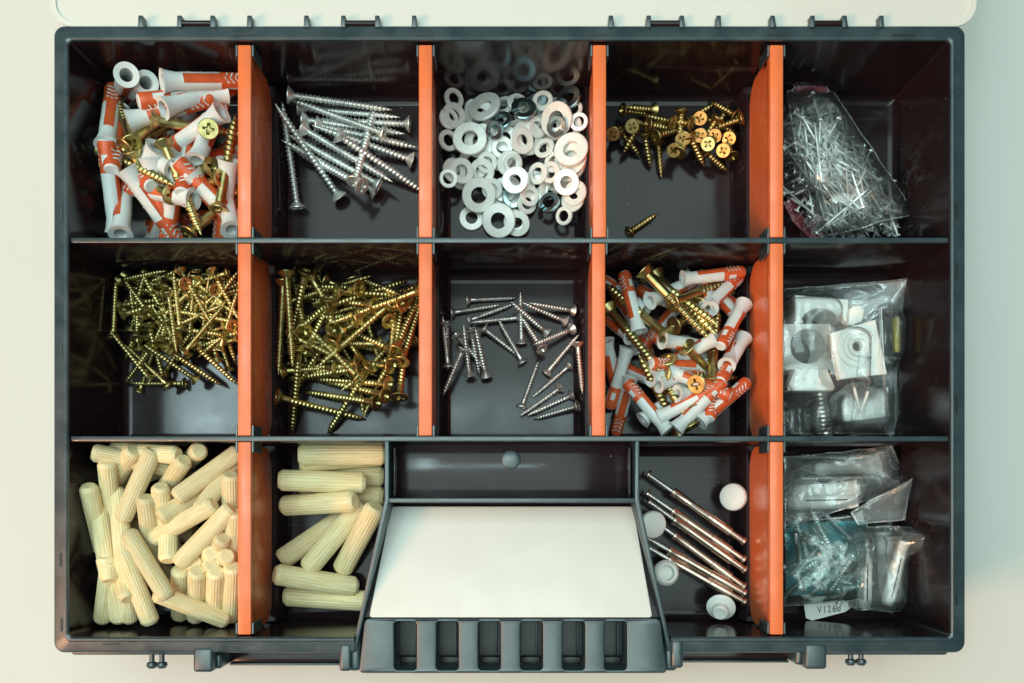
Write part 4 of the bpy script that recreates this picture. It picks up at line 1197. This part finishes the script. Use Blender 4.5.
def strip_on(name, pts_px, width, mat, dz=0.0006, parent=None):
    """narrow welded seam or print band lying on top of the height field"""
    v, f = [], []
    n = len(pts_px)
    for k, (a, b, z) in enumerate(pts_px):
        p = W(a, b, z); q = W(*pts_px[min(k + 1, n - 1)][:2], z) - W(*pts_px[max(k - 1, 0)][:2], z)
        q.z = 0; q.normalize(); nn = Vector((-q.y, q.x, 0)) * width / 2
        v += [tuple(p + nn), tuple(p - nn), tuple(p - nn - Vector((0, 0, dz))), tuple(p + nn - Vector((0, 0, dz)))]
    for k in range(n - 1):
        for i in range(4):
            i2 = (i + 1) % 4
            f.append((k * 4 + i, k * 4 + i2, k * 4 + 4 + i2, k * 4 + 4 + i))
    f.append((0, 1, 2, 3)); f.append(tuple((n - 1) * 4 + i for i in (3, 2, 1, 0)))
    return obj(name, mesh_from(name, v, f), mat, parent)

# ---- back row, fifth: bag of nails
ZCAP[0] = ZF + 0.034; PRESS[0] = 75
comp = comp_rect(4, 0)
HF_keep = HF.copy()
nail_root = obj('wire_nail', lathe([(0, 0), (0.00145, 0), (0.0015, -0.0003), (0.0014, -0.0006), (0.00058, -0.0009), (0.00058, -0.0265), (0, -0.0290)], 8, 'wire_nail'), M['nail'])
K_NAIL = {'name': 'wire_nail', 'root': nail_root, 'L': 0.029, 'used': False, 'prof': [(0, 0.0012), (0.03, 0.0006), (1, 0.0004)]}
def nail_label(it):
    a = math.atan2(it[3] - it[1], it[2] - it[0]) % (2 * PI)
    return f'thin steel nail at {where(it[0], it[1], (788, 90, 912, 238))} of the clear nail bag, pointing {DIRS[int(round(a / (PI / 4))) % 8]}'
NB_ = [(786, 96), (824, 84), (914, 212), (905, 236), (812, 240), (786, 200)]
NP_ = [(790, 112), (822, 98), (850, 125), (898, 205), (902, 225), (840, 232), (815, 225), (792, 165)]
nail_mass = ([], [])
n_done = 0
while n_done < 520:
    x, y = random.uniform(788, 908), random.uniform(90, 234)
    if not in_poly(x, y, NP_): continue
    a = random.gauss(0.95, 0.75) + (PI if random.random() < 0.5 else 0); l = 27
    it = (x - l * math.cos(a), y - l * math.sin(a), x + l * math.cos(a), y + l * math.sin(a))
    if not (in_poly(it[0], it[1], NB_) and in_poly(it[2], it[3], NB_)): continue
    cn = (comp[0] + 0.002, comp[1], comp[2] + 0.002, comp[3])
    if n_done >= 220:
        if y > 170 and random.random() < 0.18: it = it + ('s',)
        lay(K_NAIL, it, cn, nail_label(it), 'nail', 'nails in the bag')
    else:
        h, t = rest(K_NAIL, it, cn)
        q = (h - t).normalized().to_track_quat('Z', 'Y'); base_i = len(nail_mass[0])
        nail_mass[0].extend(tuple(h + q @ v.co) for v in nail_root.data.vertices)
        nail_mass[1].extend(tuple(base_i + i for i in p.vertices) for p in nail_root.data.polygons)
    n_done += 1
nm_ = obj('nail_mass', mesh_from('nail_mass', nail_mass[0], nail_mass[1]), M['nail'])
nm_['kind'] = 'stuff'; tag(nm_, 'dense lower layer of thin nails inside the clear nail bag', 'nails')
bagn = empty('nail_bag', W(850, 170, ZF)); tag(bagn, 'crinkled clear plastic bag full of thin nails, folded at the top', 'plastic bag')
def adopt(o, par):
    o.parent = par; o.matrix_parent_inverse = Matrix.Translation(par.location).inverted(); return o
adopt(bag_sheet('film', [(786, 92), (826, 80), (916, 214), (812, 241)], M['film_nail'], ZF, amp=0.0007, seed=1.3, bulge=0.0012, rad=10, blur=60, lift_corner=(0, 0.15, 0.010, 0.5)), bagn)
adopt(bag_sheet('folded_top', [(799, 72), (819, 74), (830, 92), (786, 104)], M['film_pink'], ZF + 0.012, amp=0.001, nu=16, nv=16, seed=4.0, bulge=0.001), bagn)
adopt(strip_on('printed_band', [(788, 200, ZF + 0.012), (797, 218, ZF + 0.010), (809, 230, ZF + 0.008), (818, 238, ZF + 0.008)], 0.0052, M['film_pink']), bagn)

# ---- middle row, fifth: bag of white fittings
comp = comp_rect(4, 1)
def zc5(a, b): return (a / 4.02 + 780, b / 4.02 + 270)
def plan(pts_z, z): return [tuple(W(*zc5(a, b), z)[:2]) for a, b in pts_z]
def thing_plate(name, loops, z, thick, label, cat, mat, bev=0.0004, extra=None):
    c = W(*zc5(*loops[0][0]), z)
    me = curve_plate([plan(l, z) for l in loops], thick, bev, name)
    cen = sum((Vector(v.co) for v in me.vertices), Vector()) / len(me.vertices)
    me.transform(Matrix.Translation((-cen.x, -cen.y, 0)))
    o = obj(name, me, mat); o.location = (cen.x, cen.y, z); tag(o, label, cat, 'white fittings in the bag')
    return o
def circ(cx, cy, r, n=28): return [(cx + r * math.cos(2 * PI * k / n), cy + r * math.sin(2 * PI * k / n)) for k in range(n)]
z0 = ZF + 0.014
halfc = [(95 + 0, 212)] + [(160 + 75 * math.cos(a), 212 - 58 * math.sin(a)) for a in [R(180 - 18 * k) for k in range(1, 10)]] + [(235, 212)]
thing_plate('cable_clamp', [[(62, 100), (62, 212)] + halfc + [(272, 212), (276, 118)]], ZF + 0.027, 0.024, 'white clamp with an arched cut-out at the back of the bag', 'clamp', M['white'])
thing_plate('pipe_bracket', [[(4, 216), (4, 402), (205, 402), (205, 216)], circ(112, 306, 70)], ZF + 0.026, 0.022, 'white bracket with a large round hole beside the divider', 'bracket', M['white'])
fl = thing_plate('screw_flange', [[(62, 398), (30, 470), (36, 486), (216, 484), (222, 470), (190, 398)]], ZF + 0.031, 0.008, 'white flanged foot with a grey threaded stud below it', 'flange', M['white'])
p0, p1 = W(*zc5(158, 486), ZF + 0.022), W(*zc5(182, 655), ZF + 0.016)
stud = obj('threaded_stud', thread_mesh(0.027, 0, 0.0030, 0.0036, 0.0021, 0, 0.0015, 'threaded_stud', 16, 5), M['nickel'])
place(stud, p0, p0 + (p1 - p0).normalized() * 0.027, 0); stud.parent = fl
stud.matrix_parent_inverse = Matrix.Translation(fl.location).inverted()
sp = thing_plate('square_plate', [[(200, 255), (240, 440), (432, 418), (385, 198)], circ(313, 306, 20)], ZF + 0.0375, 0.004, 'white square plate with concentric rings and a centre hole', 'plate', M['white'])
pc = W(*zc5(313, 306), ZF + 0.0375)
for rr, h in ((0.0090, 0.0006), (0.0062, 0.0009), (0.0040, 0.0014)):
    me = lathe([(rr - 0.0007, 0), (rr - 0.0005, h), (rr + 0.0005, h), (rr + 0.0007, 0)], 36, 'raised_ring')
    o = obj('raised_ring', me, M['white'], sp); o.location = pc - sp.location + Vector((0, 0, 0.00005))
thing_plate('rounded_clip', [round_poly(plan([(275, 215), (330, 205), (338, 148), (285, 142)], ZF + 0.02), 0.003)] if False else [[(274, 228), (330, 208), (340, 160), (325, 143), (295, 143), (280, 160)]], ZF + 0.031, 0.020, 'small rounded white clip behind the square plate', 'clip', M['white'])
thing_plate('base_plate', [[(255, 612), (442, 588), (436, 470), (262, 480)]], ZF + 0.018, 0.003, 'white flat plate at the front of the bag', 'plate', M['white'])
thing_plate('yellow_strip', [[(456, 190), (464, 330), (487, 330), (484, 186)]], ZF + 0.016, 0.003, 'yellow plastic strip at the right edge of the bag', 'strip', M['yellow'])
tie = strip_on('cable_tie', [(*zc5(290, 430), ZF + 0.030), (*zc5(305, 500), ZF + 0.028), (*zc5(325, 572), ZF + 0.024), (*zc5(350, 500), ZF + 0.028), (*zc5(368, 425), ZF + 0.030)], 0.0012, M['white'], 0.0008)
tag(tie, 'thin white cable tie bent into a V below the square plate', 'cable tie')
# their heights for the film to drape over
for a, b, c, d, h in ((62, 100, 276, 212, 0.027), (4, 216, 205, 402, 0.026), (40, 398, 215, 486, 0.031), (205, 215, 425, 430, 0.038), (255, 480, 440, 610, 0.018), (140, 486, 205, 640, 0.025), (452, 186, 490, 330, 0.017)):
    P, Q = W(*zc5(a, d), ZF + h), W(*zc5(c, b), ZF + h)
    i0, i1, j0, j1 = int((P.x - GX0) / RES), int((Q.x - GX0) / RES), int((P.y - GY0) / RES), int((Q.y - GY0) / RES)
    HF[j0:j1, i0:i1] = np.maximum(HF[j0:j1, i0:i1], ZF + h)
bagw = empty('fittings_bag', W(850, 360, ZF)); tag(bagw, 'clear zip bag of white fittings beside the orange divider', 'plastic bag')
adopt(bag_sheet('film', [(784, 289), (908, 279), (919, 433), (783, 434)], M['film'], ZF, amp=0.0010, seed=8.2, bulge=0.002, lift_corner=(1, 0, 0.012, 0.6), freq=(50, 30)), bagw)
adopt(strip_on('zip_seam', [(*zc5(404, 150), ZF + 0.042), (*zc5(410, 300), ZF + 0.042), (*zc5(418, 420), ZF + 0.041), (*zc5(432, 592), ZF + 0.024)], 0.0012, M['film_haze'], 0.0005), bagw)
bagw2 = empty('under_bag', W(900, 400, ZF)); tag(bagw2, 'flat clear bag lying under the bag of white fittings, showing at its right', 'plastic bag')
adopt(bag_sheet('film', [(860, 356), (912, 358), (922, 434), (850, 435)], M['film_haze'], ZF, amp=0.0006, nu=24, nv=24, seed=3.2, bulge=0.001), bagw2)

# ---- front row, fifth: three bags
ZCAP[0] = ZF + 0.03; PRESS[0] = 85
comp = comp_rect(4, 2)
def z35(a, b): return (a / 6.02 + 780, b / 6.02 + 440)
# upper bag: rods and pale plugs lying level
rodk = obj('threaded_rod', thread_mesh(0.036, 0, 0.0011, 0.00155, 0.0014, 0, 0.0005, 'threaded_rod', 12, 5), M['zinc'])
K_ROD = {'name': 'threaded_rod', 'root': rodk, 'L': 0.036, 'used': False, 'prof': [(0, 0.0015), (1, 0.0015)]}
K_PALE = {'name': 'pale_plug', 'root': obj('pale_plug', lathe([(0.0016, -0.012), (0.0019, -0.0003), (0.0023, 0), (0.0041, 0), (0.0043, -0.0012), (0.0035, -0.0022), (0.0034, -0.010), (0.0036, -0.0105), (0.0034, -0.011), (0.0034, -0.019), (0.0036, -0.0195), (0.0034, -0.020), (0.0033, -0.029), (0.0024, -0.0315), (0, -0.0320)], 22, 'pale_plug'), M['white']),
          'L': 0.032, 'used': False, 'prof': [(0, 0.0043), (0.06, 0.0036), (0.95, 0.0034), (1, 0.002)]}
# dark slits along the pale plugs
for s in (0, PI):
    me = box_mesh(-0.00035, 0.00035, 0.0030, 0.00352, -0.027, -0.008, 0, 'slit'); me.transform(Matrix.Rotation(s, 4, 'Z'))
    obj('slit', me, M['cavity'], K_PALE['root'])
def pale(it, lb, roll=None):
    lay(K_PALE, it, comp, lb, 'wall plug', 'pale plugs in bags', roll=roll)
def zpts(a, b, c, d): return (*z35(a, b), *z35(c, d))
lay(K_ROD, zpts(560, 110, 120, 100), comp, 'threaded steel rod along the back edge of the upper bag', 'rod', 'rods in the upper bag')
pale(zpts(560, 165, 240, 175), 'pale plug lying level at the back of the upper bag')
lay(K_ROD, zpts(540, 225, 140, 232), comp, 'threaded steel rod between two pale plugs in the upper bag', 'rod', 'rods in the upper bag')
pale(zpts(470, 285, 200, 300), 'pale plug in the middle of the upper bag')
pale(zpts(150, 380, 420, 370), 'pale plug at the front of the upper bag')
# lower-left bag: screws on a teal backing, paper slip
BS = [(260, 250, 120, 80), (170, 250, 108, 115), (130, 305, 90, 150), (205, 300, 60, 410), (370, 225, 200, 120), (400, 170, 300, 150), (270, 290, 400, 215), (350, 280, 210, 400), (160, 370, 190, 300), (430, 300, 370, 350),
      (300, 340, 440, 390), (320, 200, 250, 130), (230, 330, 330, 330), (130, 400, 250, 350), (400, 250, 300, 180), (90, 330, 180, 200), (350, 150, 240, 200), (440, 220, 350, 300), (200, 120, 300, 230), (250, 400, 330, 300), (450, 140, 380, 110), (280, 210, 160, 230), (360, 420, 455, 390)]
back = [(788, 527), (868, 522), (866, 597), (788, 600)]
bagt = empty('teal_screw_bag', W(825, 560, ZF)); tag(bagt, 'clear bag with teal backing holding silver screws and a paper slip', 'plastic bag')
me = prism_mesh([tuple(W(a, b, ZF + 0.0095)[:2]) for a, b in ((786, 596), (862, 592), (866, 520), (786, 524))], ZF + 0.0090, ZF + 0.0095, 0, 'teal_backing')
adopt(obj('teal_backing', me, M['teal']), bagt)
P, Q = W(786, 600, ZF + 0.0095), W(866, 520, ZF + 0.0095)
i0, i1, j0, j1 = [int(q) for q in ((P.x - GX0) / RES, (Q.x - GX0) / RES, (P.y - GY0) / RES, (Q.y - GY0) / RES)]
HF[j0:j1, i0:i1] = np.maximum(HF[j0:j1, i0:i1], ZF + 0.0096)
for a, b, c, d in BS:
    it = (a / 6.02 + 780, b / 6.02 + 520, c / 6.02 + 780, d / 6.02 + 520)
    lay(K_BAG, it, comp, heap_label('bagged silver screw', it, (785, 530, 860, 595), 'the teal bag'), 'screw', 'screws in the teal bag')
# paper slip with printed number
slz = ZF + 0.0060
sl_pts = [(802, 592), (806, 618), (812, 620.5), (845, 612), (858, 603), (861, 590)]
slip = obj('paper_slip', prism_mesh([tuple(W(a, b, slz)[:2]) for a, b in sl_pts], slz - 0.0003, slz, 0, 'paper_slip'), M['paper'])
adopt(slip, bagt)
cu = bpy.data.curves.new('printed_number', 'FONT'); cu.body = 'V1260'; cu.size = 0.0048; cu.space_character = 1.35; cu.extrude = 0.00003
to = link(bpy.data.objects.new('tmp', cu)); dg = bpy.context.evaluated_depsgraph_get()
tm = bpy.data.meshes.new_from_object(to.evaluated_get(dg)); bpy.data.objects.remove(to); tm.materials.clear()
tm.transform(Matrix.Diagonal((0.72, 1.0, 1.0, 1.0)))
txt = obj('printed_number', tm, M['ink']); pt_ = W(817.5, 613.2, slz + 0.00015)
txt.rotation_euler = (0, 0, R(4)); txt.location = pt_
txt.parent = slip; txt.matrix_parent_inverse = (Matrix.Translation(bagt.location)).inverted() @ Matrix.Translation(bagt.location)
# lower-right bag: three pale plugs standing side by side
for a, b, c, d, lb in ((505, 165, 500, 520, 'pale plug at left of the small plug bag, dark slit showing'), (620, 110, 640, 430, 'pale plug in the middle of the small plug bag'), (690, 130, 700, 470, 'pale slit plug right of the middle in the small plug bag'), (820, 170, 745, 470, 'pale plug at right of the small plug bag')):
    pale((a / 6.02 + 780, b / 6.02 + 520, c / 6.02 + 780, d / 6.02 + 520), lb, roll=R(180))
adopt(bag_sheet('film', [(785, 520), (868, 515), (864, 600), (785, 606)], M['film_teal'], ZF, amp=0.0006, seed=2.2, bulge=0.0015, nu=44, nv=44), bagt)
bagu = empty('upper_screw_bag', W(840, 490, ZF)); tag(bagu, 'crumpled clear bag of rods and pale plugs against the back wall', 'plastic bag')
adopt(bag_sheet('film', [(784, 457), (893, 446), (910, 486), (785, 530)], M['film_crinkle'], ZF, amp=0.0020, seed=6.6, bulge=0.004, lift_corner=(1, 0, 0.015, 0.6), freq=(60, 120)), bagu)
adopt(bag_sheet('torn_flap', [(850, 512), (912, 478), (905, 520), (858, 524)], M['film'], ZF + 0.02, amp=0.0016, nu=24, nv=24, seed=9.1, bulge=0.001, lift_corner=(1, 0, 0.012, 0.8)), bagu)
bagp = empty('plug_bag', W(880, 560, ZF)); tag(bagp, 'small clear bag of pale plugs with a pinched corner at upper right', 'plastic bag')
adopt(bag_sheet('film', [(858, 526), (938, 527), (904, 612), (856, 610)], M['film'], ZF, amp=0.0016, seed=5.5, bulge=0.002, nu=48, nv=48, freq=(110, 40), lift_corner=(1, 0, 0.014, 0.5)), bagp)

# prototypes that were never used leave the scene
for kd in (K_SILVER, K_NICKEL, K_SHORT, K_YEL, K_LONG, K_FAT, K_BAG, K_PLUG, K_PLUGS, K_DOWEL, K_DOWEL_BIG):
    if not kd['used']:
        for ch in list(kd['root'].children): bpy.data.objects.remove(ch)
        bpy.data.objects.remove(kd['root'])

# tell apart the few things that would otherwise read the same
same = {}
for o in sc.objects:
    if o.parent is None and 'label' in o: same.setdefault(o['label'], []).append(o)
for lb, os_ in same.items():
    if len(os_) in (2, 3):
        ys = sorted(os_, key=lambda q: -q.location.y)
        words = ('upper', 'lower') if len(os_) == 2 else ('uppermost', 'central', 'lowest')
        for w_, q in zip(words, ys):
            if len((w_ + ' ' + lb).split()) <= 16: q['label'] = w_ + ' ' + lb
